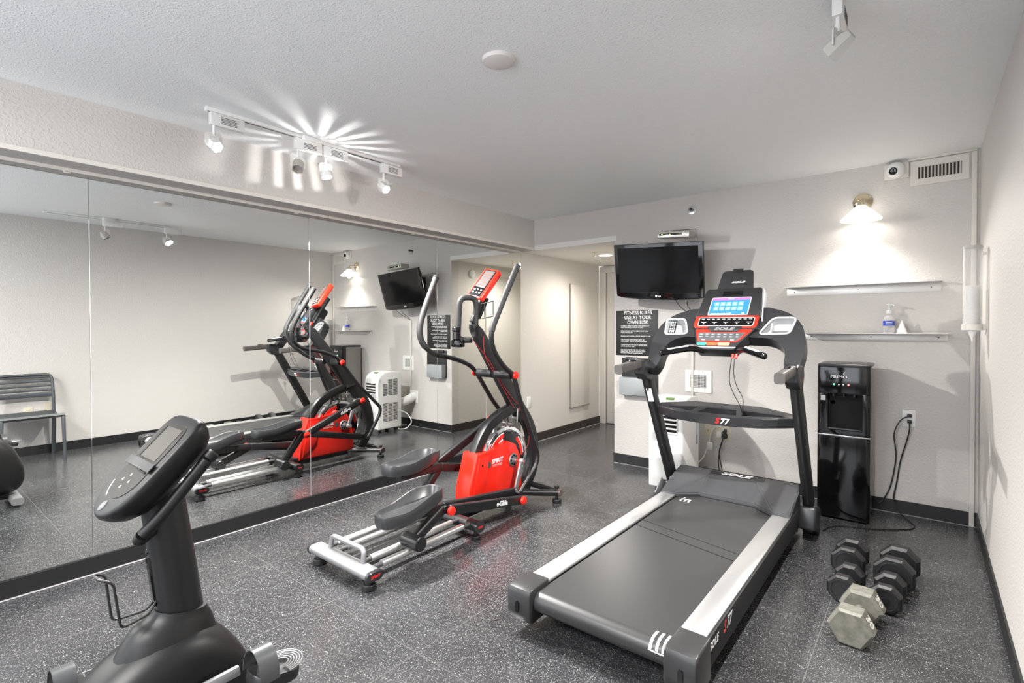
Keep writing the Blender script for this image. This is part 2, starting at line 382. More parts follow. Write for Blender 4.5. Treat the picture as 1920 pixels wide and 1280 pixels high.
# ------------------------------------------------------------ ceiling things
def head_parts(t, c, d, lit, k=1.0, col=None, slots=False):
    """gimbal spot head: c = pivot centre, d = aim direction"""
    d = Vector(d).normalized(); c = Vector(c)
    b = BM(); s = Vector((0, 1, 0)); s = (s-d*s.dot(d)).normalized()
    top = c+Vector((0, 0, .075)); yk = fillet([c-s*.036, c-s*.036+Vector((0, 0, .05)), c+s*.036+Vector((0, 0, .05)), c+s*.036], .008, 2)
    sweep(b, yk, [(-.010, -.0015), (.010, -.0015), (.010, .0015), (-.010, .0015)], up=(1, 0, 0))
    cyl(b, c+Vector((0, 0, .05)), c+Vector((0, 0, .078)), .008, 12)
    hd = obj('lamp_head', b, M_white, t)
    b = BM()
    if slots:
        # slotted housing: light leaks up through its vents
        n = 18
        lathe(b, [(.030, .030), (.034, .030), (.034, .0), (.031, .0)], c, d, 44)
        ax = d; x = Vector((0, 1, 0)); x = (x-ax*x.dot(ax)).normalized(); y = ax.cross(x)
        prof = [(.0295, -.0145), (.0195, -.030)]
        lathe(b, [(.034, 0), (.032, -.008), (.0295, -.0145)], c, d, 44)
        for i in range(n):
            for j0, j1 in ((0, 1),):
                a0 = 2*PI*i/n; a1 = a0+2*PI/n*.58
                q = []
                for r, z, a in ((prof[j0][0], prof[j0][1], a0), (prof[j0][0], prof[j0][1], a1), (prof[j1][0], prof[j1][1], a1), (prof[j1][0], prof[j1][1], a0)):
                    q.append(b.verts.new(c+ax*z+(x*math.cos(a)+y*math.sin(a))*r))
                b.faces.new(q)
        lathe(b, [(0, -.030), (.020, -.030), (.018, -.044), (0, -.044)], c, d, 24); lathe(b, [(.033, .002), (.036, .002), (.036, -.002), (.033, -.002)], c, d, 36)
    else:
        lathe(b, [(0, -.050), (.020, -.050), (.026, -.038), (.036, -.010), (.036, .030), (.030, .030), (.026, -.004), (0, -.006)], c, d, 6, PI/6)
    obj('lamp_barrel', b, col or M_white, hd, angle=20)
    b = BM(); lathe(b, [(0, .0), (.027, .0), (.024, .010), (0, .013)], c, d, 24)
    obj('bulb', b, mat('lit_bulb', (1, 1, 1), .3, emit=(1, .97, .92), es=60) if lit else mat('unlit_bulb', (.35, .33, .31), .15), hd)
def driver(t, x, y, z, m=M_white, sgn=1):
    b = BM(); box(b, x-.016, x+.016, y, y+.17*sgn if sgn > 0 else y, z-.065, z-.001, .004) if sgn > 0 else box(b, x-.016, x+.016, y-.17, y, z-.065, z-.001, .004)
    cyl(b, (x, y+.02*sgn, z-.06), (x, y+.02*sgn, z-.095), .007, 10)
    o = obj('driver_box', b, m, t)
    b = BM()
    for i in range(5): box(b, x+.0155, x+.0172, y+(.05 if sgn > 0 else -.15), y+(.13 if sgn > 0 else -.07), z-.052+i*.008, z-.049+i*.008)
    obj('vent_slot', b, M_gry, o)
def track(name, label, x, y0, y1, heads, feed):
    t = thing(name, label, 'track light', (x, (y0+y1)/2, H))
    b = BM(); box(b, x-.018, x+.018, y0, y1, H-.020, H-.0005, .002); obj('track_rail', b, M_white, t)
    b = BM(); box(b, x-.004, x+.004, y0+.01, y1-.01, H-.0212, H-.0198); obj('track_slot', b, M_gryd, t)
    b = BM(); box(b, x-.035, x+.035, feed-.055, feed+.055, H-.026, H-.0004, .004); box(b, x-.022, x+.022, feed-.05, feed+.05, H-.045, H-.024, .003); obj('feed_cover', b, M_white, t)
    for (y, d, lit, sl, col) in heads:
        driver(t, x, y-.02, H-.020, M_white)
        head_parts(t, (x, y, H-.185), d, lit, slots=sl, col=col)
    return t
track('track_light', 'white ceiling track above the mirrors with four small spot heads', -2.89, 1.085, 2.33,
      [(1.125, (.75, .25, -.6), True, False, None), (1.585, (.45, -.35, -.8), False, False, mat('beige_lamp', (.42, .39, .35), .4)), (1.765, (.25, .1, -1), True, True, None), (2.20, (.8, .1, -.55), True, False, None)], 1.66)
track('track_light', 'ceiling track near the right wall, its spot head at the photo top edge', -.240, 1.04, 2.125,
      [(1.52, (-.2, .5, -.8), False, False, mat('beige_lamp', (.42, .39, .35), .4)), (2.075, (-.85, .30, -.50), True, False, mat('grey_lamp', (.50, .49, .46), .35))], 1.55)
# blank round cover / smoke detectors
t = thing('ceiling_cover', 'round white cover plate in the middle of the ceiling', 'ceiling cover', (-1.42, 1.68, H))
obj('cover_disc', lathe(BM(), [(0, -.022), (.045, -.021), (.066, -.014), (.070, -.004), (.070, 0), (0, 0)], (-1.42, 1.68, H), n=40), mat('cover_white', (.70, .67, .64), .45), t)
t = thing('recessed_light', 'lit recessed light in the hall ceiling beside the television', 'ceiling light', (-2.85, 5.25, HS))
obj('trim_ring', lathe(BM(), [(.070, 0), (.095, 0), (.095, -.006), (.075, -.010), (.070, -.002)], (-2.85, 5.25, HS), n=36), M_white, t)
obj('diffuser', lathe(BM(), [(0, -.004), (.072, -.004), (.072, 0), (0, 0)], (-2.85, 5.25, HS), n=32), mat('lit_diffuser', (1, 1, 1), .5, emit=(1, .95, .87), es=9), t)
t = thing('fire_sprinkler', 'small brass pendent sprinkler under the hall ceiling', 'sprinkler', (-2.86, 5.0, HS))
b = BM(); lathe(b, [(0, 0), (.030, 0), (.026, -.005), (.008, -.006), (.007, -.028), (0, -.028)], (-2.86, 5.0, HS), n=20); lathe(b, [(0, -.040), (.016, -.040), (.016, -.042), (0, -.042)], (-2.86, 5.0, HS), n=12); box(b, -2.868, -2.865, 4.997, 5.003, HS-.040, HS-.02); box(b, -2.855, -2.852, 4.997, 5.003, HS-.040, HS-.02)
obj('sprinkler_body', b, M_brass, t)
t = thing('fire_sprinkler', 'chrome sidewall sprinkler high on the back wall above the television', 'sprinkler', (-1.581, D, 2.308))
b = BM(); c = (-1.581, D, 2.308); lathe(b, [(0, 0), (.040, 0), (.036, .008), (.018, .010), (.016, .004), (0, .004)], c, (0, -1, 0), 28); obj('escutcheon', b, M_chr, t)
b = BM(); lathe(b, [(0, 0), (.010, 0), (.009, .035), (.014, .036), (.014, .040), (0, .040)], c, (0, -1, 0), 14); obj('nozzle', b, M_gryd, t)
t = thing('smoke_detector', 'round white detector high on the right hall wall, seen in the mirror', 'smoke detector', (XH, 4.82, 1.98))
obj('detector_body', lathe(BM(), [(0, .035), (.030, .034), (.050, .024), (.056, .010), (.056, 0), (0, 0)], (XH, 4.82, 1.98), (-1, 0, 0), 30), M_white, t)
obj('detector_slot', lathe(BM(), [(.010, .0356), (.013, .0356), (.013, .033), (.010, .033)], (XH, 4.82, 1.98), (-1, 0, 0), 20), M_gryd, t)
# housing added for the fill lamp in the unseen rear
t = thing('fill_fixture', 'flat rectangular ceiling fill light added in the unseen rear of the room behind the camera', 'ceiling light', (-1.6, -.95, H))
obj('fill_fixture_pan', box(BM(), -2.25, -.95, -1.3, -.6, 2.39, H-.001, .01), M_white, t)

# ------------------------------------------------------------ back wall things
def ringframe(b, x0, x1, z0, z1, wx, wz, y0, y1):
    o = [(x0, z0), (x1, z0), (x1, z1), (x0, z1)]; i_ = [(x0+wx, z0+wz), (x1-wx, z0+wz), (x1-wx, z1-wz), (x0+wx, z1-wz)]
    A, B, C, E_ = [[b.verts.new((x, y, z)) for x, z in q] for q, y in ((o, y0), (i_, y0), (o, y1), (i_, y1))]
    for k in range(4):
        j = (k+1) % 4
        for p, q in ((A, B), (B, E_), (C, A), (E_, C)): b.faces.new((p[k], p[j], q[j], q[k]))
MY = lambda x, z, y=D: frame((x, y, z), (1, 0, 0), (0, 0, 1))
# supply vent
t = thing('air_vent', 'white louvred supply vent high in the back right corner', 'vent', (.063, D, 2.34))
b = BM(); x0, x1, z0, z1 = -.088, .213, 2.255, 2.418
ringframe(b, x0, x1, z0, z1, .036, .042, D-.010, D)
obj('vent_frame', b, M_trim, t)
obj('vent_duct', box(BM(), -.055, .171, D-.0012, D-.0004, z0+.04, z1-.04), mat('duct_dark', (.05, .045, .04), .7), t)
b = BM()
for i in range(13): beam(b, (-.050+i*.0182, D-.009, z0+.040), (-.050+i*.0182, D-.009, z1-.040), .0035, .012, 0, up=(.5, -1, 0))
obj('vent_louvre', b, M_trim, t)
# dome camera
t = thing('security_camera', 'white dome security camera in the angle of ceiling and back wall', 'camera', (-.165, D, 2.375))
obj('mount_plate', box(BM(), -.235, -.095, D-.018, D, 2.318, 2.425, .006), M_trim, t)
cc = Vector((-.165, D-.02, 2.375)); cdn = Vector((-.25, -1, -.25)).normalized()
bdy = obj('camera_dome', lathe(BM(), [(0, 0), (.055, 0), (.056, .018), (.050, .040), (.036, .056), (.024, .062), (0, .062)], cc, cdn, 36), M_white, t)
obj('lens', lathe(BM(), [(0, .0605), (.022, .0605), (.025, .064), (.021, .066), (.016, .063), (0, .0645)], cc, cdn, 30), M_gloss, bdy)
# sconce
t = thing('wall_sconce', 'lit brass wall sconce with a white cone glass shade', 'wall lamp', (-.36, D, 2.17))
cx = -.357
obj('back_plate', lathe(BM(), [(0, 0), (.062, 0), (.060, .008), (.052, .014), (.046, .020), (.020, .026), (0, .027)], (cx, D, 2.19), (0, -1, 0), 40), M_brass, t)
b = BM(); tube(b, spline([(cx, D-.02, 2.19), (cx, D-.07, 2.195), (cx, D-.115, 2.19), (cx, D-.128, 2.165)], 6), .008, 12); lathe(b, [(0, 0), (.014, 0), (.022, -.012), (.028, -.035), (.024, -.035), (0, -.01)], (cx, D-.128, 2.172), n=24)
cyl(b, (cx-.03, D-.035, 2.205), (cx-.036, D-.045, 2.222), .005, 8)
obj('lamp_arm', b, M_brass, t)
b = BM(); lathe(b, [(.024, 0), (.030, -.006), (.122, -.098), (.121, -.103), (.117, -.098), (.026, -.008)], (cx, D-.128, 2.145), n=48)
m = mat('shade_glass', (.95, .93, .9), .35, emit=(1, .93, .84), es=1.3); obj('lamp_shade', b, m, t)
obj('bulb', lathe(BM(), [(0, 0), (.012, 0), (.026, -.03), (.022, -.052), (0, -.062)], (cx, D-.128, 2.13), n=20), mat('sconce_bulb', (1, 1, 1), .4, emit=(1, .93, .84), es=14), t)
# shelves
def shelf(label, x0, x1, z, dep, lip):
    t = thing('wall_shelf', label, 'shelf', ((x0+x1)/2, D, z), 'metal ledge shelves on the back wall')
    m = mat('shelf_metal', (.66, .655, .64), .38, .3)
    obj('ledge', box(BM(), x0, x1, D-dep, D, z-.004, z, .0012), m, t)
    obj('flange', box(BM(), x0+.004, x1-.004, D-.005, D, z-lip, z-.0042, .001), m, t)
    for f in (.06, .5, .94): obj('screw', cyl(BM(), (x0+(x1-x0)*f, D-.005, z-lip*.55), (x0+(x1-x0)*f, D-.0075, z-lip*.55), .004, 10), M_blkm, t)
shelf('bare upper metal ledge shelf below the wall sconce', -.845, .083, 1.600, .10, .066)
shelf('lower metal ledge shelf holding the sanitiser bottle and paper cone', -.725, .118, 1.252, .13, .050)
# bottle
t = thing('sanitizer_bottle', 'clear pump bottle with a blue label on the lower wall shelf', 'bottle', (-.198, 4.40, 1.2525))
clr = bpy.data.materials.new('clear_plastic'); clr.use_nodes = True; n_, l_ = clr.node_tree.nodes, clr.node_tree.links; n_.clear()
o_ = n_.new('ShaderNodeOutputMaterial'); mx_ = n_.new('ShaderNodeMixShader'); tr_ = n_.new('ShaderNodeBsdfTransparent'); gl_ = n_.new('ShaderNodeBsdfPrincipled'); fr_ = n_.new('ShaderNodeLayerWeight'); mr_ = n_.new('ShaderNodeMapRange')
gl_.inputs['Base Color'].default_value = (.8, .8, .8, 1); gl_.inputs['Roughness'].default_value = .08; fr_.inputs['Blend'].default_value = .45; mr_.inputs['To Min'].default_value = .13; mr_.inputs['To Max'].default_value = .8
tr_.inputs[0].default_value = (.97, .97, .97, 1)
l_.new(fr_.outputs['Facing'], mr_.inputs['Value']); l_.new(mr_.outputs[0], mx_.inputs[0]); l_.new(tr_.outputs[0], mx_.inputs[1]); l_.new(gl_.outputs[0], mx_.inputs[2]); l_.new(mx_.outputs[0], o_.inputs[0])
bo = (-.198, 4.40, 1.2525)
obj('bottle_body', lathe(BM(), [(0, 0), (.030, 0), (.033, .006), (.033, .090), (.027, .112), (.013, .126), (.013, .136), (0, .136)], bo, n=28), clr, t)
obj('bottle_label', lathe(BM(), [(.0334, .052), (.0337, .052), (.0337, .086), (.0334, .086)], bo, n=28), mat('blue_label', (.02, .06, .40), .4), t)
b = BM(); box(b, bo[0]-.016, bo[0]+.020, bo[1]-.0348, bo[1]-.0338, bo[2]+.064, bo[2]+.068); box(b, bo[0]-.016, bo[0]+.020, bo[1]-.0348, bo[1]-.0338, bo[2]+.073, bo[2]+.076); obj('label_stripe', b, M_whitel, t)
b = BM(); lathe(b, [(0, .136), (.017, .136), (.017, .158), (.006, .160), (.005, .190), (.014, .192), (.014, .202), (0, .203)], bo, n=20); tube(b, [(bo[0], bo[1], bo[2]+.196), (bo[0]+.022, bo[1]-.018, bo[2]+.197), (bo[0]+.030, bo[1]-.024, bo[2]+.188)], .004, 8)
obj('pump', b, mat('pump_white', (.75, .76, .76), .3), t)
# paper cones: one on the shelf, the rest in the dispenser
M_paper = mat('paper_white', (.82, .81, .79), .7)
tag(obj('paper_cone_cup', lathe(BM(), [(.0325, 0), (.0005, .095), (0, .095)], (-.126, 4.395, 1.2525), n=28), M_paper), 'upturned white paper cone beside the sanitiser bottle', 'cup')
cxy = (.205, 3.90)
t = thing('cup_dispenser', 'clear tube cup dispenser with white collar on the right wall', 'cup dispenser', (W, 3.90, 1.3))
obj('clear_tube', lathe(BM(), [(.040, 0), (.0415, 0), (.0415, .44), (.040, .44)], (*cxy, 1.305), n=36), clr, t)
obj('tube_cap', lathe(BM(), [(0, .009), (.041, .008), (.043, .006), (.043, -.004), (0, -.004)], (*cxy, 1.745), n=36), mat('cap_grey', (.42, .40, .38), .4), t)
b = BM(); lathe(b, [(.036, 0), (.047, .002), (.047, .036), (.042, .036), (.040, .004)], (*cxy, 1.276), n=36); box(b, .244, W, 3.885, 3.915, 1.278, 1.312, .002)
obj('collar', b, M_trim, t)
b = BM(); box(b, .2625, W, 3.88, 3.92, 1.25, 1.735, .001); box(b, .245, W-.003, 3.893, 3.907, 1.70, 1.715, .001)
obj('mounting_strip', b, M_trim, t)
prof = [(.0325, 0), (.0335, -.001), (.0335, -.003), (.0325, -.003), (.0005, -.098), (0, -.098)]
c0 = obj('paper_cone_cup', lathe(BM(), prof, (0, 0, 0), n=28), M_paper); c0.location = (*cxy, 1.308)
tag(c0, 'white paper cone cup whose tip pokes out below the dispenser', 'cup', 'paper cups in the dispenser')
for i in range(28):
    c = c0.copy(); COL.objects.link(c); c.location = (cxy[0]+random.uniform(-.0012, .0012), cxy[1]+random.uniform(-.0012, .0012), 1.3155+i*.0079); c['label'] = 'topmost white paper cone cup of the stack inside the clear dispenser tube' if i == 27 else 'white paper cone cup nested in the stack inside the clear dispenser tube'
# outlets and cords
def outlet(label, x, z, m=M_white, cat='outlet', y=D, w=.072, h=.115):
    t = thing('outlet_plate', label, cat, (x, y, z))
    obj('cover_plate', box(BM(), x-w/2, x+w/2, y-.006, y, z-h/2, z+h/2, .0025), m, t)
    for k in (-1, 1):
        b = BM(); prism(b, rrect(.034, .028, .010), y-.0085, y-.0062, 'y', M=Matrix.Translation((x, 0, z+k*.020))); f = obj('receptacle', b, m, t)
        b = BM(); box(b, x-.008, x-.006, y-.0092, y-.0084, z+k*.020-.004, z+k*.020+.005); box(b, x+.006, x+.008, y-.0092, y-.0084, z+k*.020-.004, z+k*.020+.005); obj('slot', b, M_blkm, f)
    return t
outlet('white outlet right of the water dispenser with two black plugs', -.086, .668)
def plug(bm, x, z, y=D-.009): box(bm, x-.013, x+.013, y-.028, y, z-.011, z+.011, .005)
b = BM(); plug(b, -.082, .690); tube(b, spline([(-.085, D-.035, .688), (-.13, D-.05, .655), (-.165, D-.05, .56), (-.155, D-.03, .42), (-.165, D-.02, .30), (-.19, D-.02, .17), (-.235, D-.03, .07), (-.262, D-.04, .065), (-.275, D-.06, .09)], 8), .0042, 8)
tag(obj('power_cord', b, M_cord), 'black cord looping from the wall outlet to behind the water dispenser', 'cord')
b = BM(); plug(b, -.082, .648); tube(b, spline([(-.082, D-.035, .645), (-.082, D-.045, .59), (-.10, D-.03, .50), (-.13, D-.02, .37), (-.15, D-.02, .22), (-.165, D-.03, .10), (-.13, D-.08, .03), (-.085, D-.15, .008), (-.05, D-.22, .0045), (-.06, D-.30, .0045), (-.12, D-.37, .0045), (-.25, D-.46, .0045), (-.42, D-.53, .0045), (-.48, 3.85, .0045), (-.50, 3.77, .006)], 8), .0042, 8)
tag(obj('power_cord', b, M_cord), 'black treadmill power cord hanging from the outlet and lying across the floor', 'cord')
t = thing('wall_switch_plate', 'ivory blank jack plate on the back wall behind the treadmill, left of the outlets', 'wall plate', (-1.438, D, .475))
obj('cover_plate', box(BM(), -1.473, -1.403, D-.006, D, .358, .475, .0025), M_ivory, t)
b = BM(); cyl(b, (-1.438, D-.006, .418), (-1.438, D-.014, .418), .006, 12); cyl(b, (-1.438, D-.006, .375), (-1.438, D-.008, .375), .004, 8); obj('jack', b, M_brass, t)
t = thing('outlet_plate', 'ivory double outlet crowded with plugs behind the treadmill tray', 'outlet', (-1.315, D, .455))
obj('cover_plate', box(BM(), -1.375, -1.255, D-.006, D, .345, .465, .0025), M_ivory, t)
b = BM(); box(b, -1.362, -1.320, D-.040, D-.006, .370, .420, .006); cyl(b, (-1.345, D-.041, .395), (-1.345, D-.043, .395), .006, 8)
tube(b, spline([(-1.33, D-.03, .415), (-1.30, D-.05, .45), (-1.34, D-.06, .475), (-1.375, D-.06, .45), (-1.40, D-.05, .40), (-1.42, D-.06, .30), (-1.45, D-.10, .20), (-1.50, D-.14, .14)], 8), .005, 8)
box(b, -1.425, -1.385, D-.085, D-.045, .27, .33, .006)
tag(obj('power_cord', b, M_wcord), 'white power cord with an inline block running from the outlet to the air conditioner', 'cord')
b = BM(); box(b, -1.312, -1.284, D-.035, D-.006, .415, .445, .006); box(b, -1.314, -1.280, D-.045, D-.006, .370, .408, .006)
tube(b, spline([(-1.30, D-.04, .39), (-1.315, D-.05, .34), (-1.335, D-.05, .25), (-1.32, D-.04, .14), (-1.30, D-.04, .05), (-1.28, D-.06, .012)], 8), .004, 8)
tube(b, spline([(-1.295, D-.04, .43), (-1.305, D-.055, .36), (-1.325, D-.06, .28), (-1.34, D-.05, .18), (-1.335, D-.04, .08), (-1.34, D-.05, .015)], 8), .004, 8)
tag(obj('power_cord', b, M_cord), 'two twisted black cords dropping from the crowded outlet behind the treadmill', 'cord')
# return grille
t = thing('air_vent', 'small square white grille on the back wall behind the treadmill', 'vent', (-1.53, D, .83))
b = BM(); x0, x1, z0, z1 = -1.635, -1.410, .735, .925
ringframe(b, x0, x1, z0, z1, .042, .040, D-.012, D)
obj('vent_frame', b, M_white, t); obj('vent_duct', box(BM(), x0+.03, x1-.03, D-.002, D-.0005, z0+.03, z1-.03), mat('duct_dark', (.05, .045, .04), .7), t)
b = BM()
for i in range(12): box(b, x0+.045+i*.0122, x0+.048+i*.0122, D-.009, D-.006, z0+.04, z1-.04)
for i in range(9): box(b, x0+.04, x1-.04, D-.008, D-.005, z0+.046+i*.0125, z0+.049+i*.0125)
obj('vent_grid', b, M_white, t)
# cable cover from the TV down to the outlet
b = BM(); box(b, -1.583, -1.562, D-.018, D, .52, 1.40, .003)
tag(obj('cable_raceway', b, M_trim), 'white vertical cable raceway on the wall below the television', 'cable cover')
# rules sign
t = thing('rules_sign', 'black wall sign with white fitness rules text', 'sign', (-2.096, D, 1.24))
sx0, sx1, sz0, sz1 = -2.304, -1.888, 1.032, 1.452
obj('sign_board', box(BM(), sx0, sx1, D-.006, D, sz0, sz1, .001), mat('sign_black', (.006, .006, .006), .5), t)
text('sign_heading', 'FITNESS RULES\nUSE AT YOUR\nOWN RISK', .045, M_whitel, t, MY(-2.085, 1.385, D-.0065), .0004, bold=.0005, sx=.95, line=.98)
body = [('CONSULT AND FOLLOW THE ADVICE OF\nYOUR PHYSICIAN PRIOR TO USE.', 1.300), ('IMPROPER USE OF THE EQUIPMENT CAN\nRESULT IN INJURY.', 1.252), ('REVIEW ANY INSTRUCTIONS PRIOR TO USE.', 1.211),
        ('THE FITNESS CENTER MAY NOT BE\nSUPERVISED.  USE AT YOUR OWN RISK.', 1.172), ('THIS ROOM IS FOR USE BY REGISTERED\nHOTEL GUESTS ONLY.', 1.124), ('NO ONE UNDER THE AGE OF 18 IS\nPERMITTED TO ENTER THE FACILITY\nWITHOUT ADULT SUPERVISION.', 1.069)]
for s, z in body: text('sign_text', s, .0150, M_whitel, t, MY(-2.255, z, D-.0065), .0004, align='LEFT', bold=.0002, line=.98)
# black backer with clipboard tray
t = thing('wall_file_holder', 'black wall board with a grey box holder below the rules sign', 'holder', (-2.07, D, .85))
obj('backer_board', box(BM(), -2.240, -1.885, D-.010, D, .672, 1.010, .002), mat('sign_black', (.012, .012, .012), .4), t)
obj('holder_box', box(BM(), -2.236, -1.96, D-.085, D-.0105, .668, .832, .008), mat('holder_grey', (.30, .32, .33), .45, bump=(90, .1, .001)), t)
obj('holder_handle', box(BM(), -2.20, -2.08, D-.030, D-.0105, .985, 1.018, .006), M_gryd, t)

# ------------------------------------------------------------ television
TL, TR, BL_, BR_ = Vector((-2.168, 4.085, 2.018)), Vector((-1.362, 4.075, 1.982)), Vector((-2.130, 4.200, 1.552)), Vector((-1.395, 4.205, 1.498))
cen = (TL+TR+BL_+BR_)/4; X_ = (TR-TL+BR_-BL_).normalized(); Y_ = (TL-BL_+TR-BR_)
MT = frame(cen, X_, Y_); w = .775; h = .475
t = thing('television', 'black flat television tilted forward on the back wall', 'television', tuple(cen))
prof = [(-w/2, h/2), (-w/2, -h/2+.025)] + [(w/2*math.sin(a*PI/2), -h/2+.025-.028*math.cos(a*PI/2)) for a in (-.9, -.6, -.3, 0, .3, .6, .9)] + [(w/2, -h/2+.025), (w/2, h/2)]
obj('bezel', prism(BM(), prof, -.035, 0, 'z', bev=.006, M=MT), M_gloss, t)
obj('rear_shell', box(BM(), -w/2+.04, w/2-.04, -h/2+.05, h/2-.04, -.085, -.034, .012, M=MT), M_blkm, t)
obj('screen', box(BM(), -w/2+.036, w/2-.036, -h/2+.062, h/2-.030, -.001, .0012, .0005, 1, M=MT), mat('tv_screen', (.004, .004, .0045), .14, spec=.35), t)
obj('status_strip', box(BM(), -w/2+.036, w/2-.036, -h/2+.0555, -h/2+.0575, .000, .0012, 0, M=MT), M_gryd, t)
text('brand_lettering', 'LG', .020, M_whitel, t, MT @ Matrix.Translation((.012, -h/2+.030, .0006)), .0004, bold=.0006)
lb = obj('brand_mark', lathe(BM(), [(0, 0), (.009, 0), (.009, .0008), (0, .0008)], MT @ Vector((-.016, -h/2+.030, .0003)), MT.to_3x3() @ Vector((0, 0, 1)), 20), M_whitel, t)
b = BM(); P0 = MT @ Vector((0, .02, -.085)); beam(b, P0, (P0.x, D-.02, P0.z+.03), .06, .05, .004); box(b, P0.x-.10, P0.x+.10, D-.02, D-.002, P0.z-.08, P0.z+.14, .004); beam(b, MT @ Vector((0, -.14, -.09)), MT @ Vector((0, .16, -.09)), .14, .012, .003, up=Y_)
obj('wall_bracket', b, M_blk, t)
b = BM(); 
tube(b, spline([MT @ Vector((.12, -h/2+.03, -.04)), MT @ Vector((.15, -h/2-.05, -.06)), (-1.60, D-.06, 1.42), (-1.572, D-.02, 1.395)], 8), .003, 6)
tube(b, spline([MT @ Vector((.26, -h/2+.03, -.04)), MT @ Vector((.225, -h/2-.05, -.06)), (-1.555, D-.06, 1.42), (-1.571, D-.02, 1.395)], 8), .003, 6)
obj('cable', b, M_cord, t)
# media box on the top edge
t = thing('media_box', 'silver and black receiver box lying on top of the television', 'receiver', (-1.66, 4.2, 2.02))
yb0 = 4.125; MB_ = frame((-1.625, 4.20, 2.068), X_, (0, 1, .05))
obj('box_case', box(BM(), -.135, .135, -.060, .075, -.030, .022, .005, M=MB_), mat('box_silver', (.42, .40, .37), .3, .5), t)
obj('front_panel', box(BM(), -.118, .100, -.0625, -.0598, -.010, .006, .001, M=MB_), M_gloss, t)
b = BM(); lathe(b, [(0, 0), (.017, 0), (.015, .006), (0, .007)], MB_ @ Vector((.092, -.060, -.002)), MB_.to_3x3() @ Vector((0, -1, 0)), 20); obj('dial', b, M_chr, t)
b = BM(); box(b, -.100, -.088, -.0640, -.0624, -.005, .001, 0, M=MB_); box(b, -.030, -.022, -.0640, -.0624, -.004, .000, 0, M=MB_); obj('indicator_light', b, mat('green_led', (.1, .5, .1), .4, emit=(.5, 1, .2), es=1.5), t)
b = BM(); tube(b, [MB_ @ Vector(v) for v in ((-.10, .0, .024), (-.09, .0, .032), (.165, .0, .034), (.17, 0, -.035))], .0025, 6); obj('cable', b, M_cord, t)

# ------------------------------------------------------------ water dispenser
t = thing('water_dispenser', 'tall glossy black bottom-loading water dispenser in the back right corner', 'water dispenser', (-.425, 4.23, 0))
x0, x1, yf, yb_ = -.577, -.276, 4.055, 4.385
prof = [(yf+.012, .0), (yf+.004, .02), (yf+.004, .50), (yf+.004, .535)]
b = BM(); box(b, x0+.012, x1-.012, yf+.082, yb_, 0.012, 1.035, .012); obj('cabinet', b, mat('dispenser_side', (.22, .21, .20), .3, .4), t)
b = BM(); prism(b, rrect(x1-x0, .085, .022, 5), .015, .565, 'z', bev=.004, M=Matrix.Translation(((x0+x1)/2, yf+.045, 0))); obj('lower_door', b, M_gloss, t)
b = BM(); prism(b, rrect(x1-x0, .085, .022, 5), .573, .850, 'z', bev=.003, M=Matrix.Translation(((x0+x1)/2, yf+.045, 0)))
o = obj('tap_housing', b, M_gloss, t); cut(o, box(BM(), x0+.062, x1-.042, yf-.02, yf+.075, .605, .86))
b = BM(); prism(b, rrect(x1-x0, .085, .022, 5), .851, 1.030, 'z', bev=.006, M=Matrix.Translation(((x0+x1)/2, yf+.045, 0))); obj('control_head', b, M_gloss, t)
obj('top_cap', box(BM(), x0, x1, yf+.012, yb_, 1.025, 1.048, .010, 3), M_gryd, t)
obj('seam_strip', box(BM(), x0-.001, x1+.001, yf-.002, yf+.07, .565, .573, .001), mat('steel_bright', (.5, .5, .5), .25, .8), t)
b = BM()
for k in (-.06, 0, .06): cyl(b, ((x0+x1)/2+k, yf+.045, .862), ((x0+x1)/2+k, yf+.045, .826), .011, 14, .002)
obj('tap', b, M_blkm, t)
obj('recess_liner', box(BM(), x0+.0625, x1-.0425, yf+.0742, yf+.0752, .607, .848), mat('recess_black', (.006, .006, .006), .6, spec=.2), t)
obj('drip_tray', box(BM(), x0+.064, x1-.044, yf+.004, yf+.072, .6055, .618, .002), M_gryd, t)
Mf = frame((0, yf+.0015, 0), (1, 0, 0), (0, 0, 1))
text('brand_lettering', 'PRIMO', .026, M_whitel, t, Mf @ Matrix.Translation(((x0+x1)/2-.025, .963, .0012)), .0004, sx=1.25)
b = BM(); tube(b, spline([(x0+.157, yf+.0005, .978), (x0+.152, yf+.0005, .987), (x0+.160, yf+.0005, .992), (x0+.154, yf+.0005, 1.000)], 5), .0015, 6); obj('brand_mark', b, M_whitel, t)
led = lambda n, x, c, e: obj('indicator_light', lathe(BM(), [(0, 0), (.0045, 0), (.003, .002), (0, .0025)], (x, yf+.002, .912), (0, -1, 0), 12), mat(n, c, .4, emit=c, es=e), t, n)
led('green_led_lamp', x0+.098, (.05, 1, .25), 9); led('red_led_lamp', x0+.180, (1, .03, .02), 26); led('white_dot_lamp', x0+.126, (.8, .8, .8), .4); led('white_dot_lamp', x0+.152, (.8, .8, .8), .4)
obj('notice_sticker', box(BM(), x0+.022, x0+.050, yf+.0008, yf+.0022, .800, .832), mat('sticker_grey', (.30, .31, .32), .5), t)
obj('warning_sticker', lathe(BM(), [(0, 0), (.014, 0), (.014, .001), (0, .001)], (x0+.085, yf+.0752, .782), (0, -1, 0), 20), mat('sticker_pink', (.75, .58, .55), .5), t)
b = BM()
for i in range(14):
    for j in range(2): cyl(b, (x1-.0125, 4.30+j*.018, .665+i*.0135), (x1-.0113, 4.30+j*.018, .665+i*.0135), .0038, 8)
obj('side_vent', b, M_blkm, t)

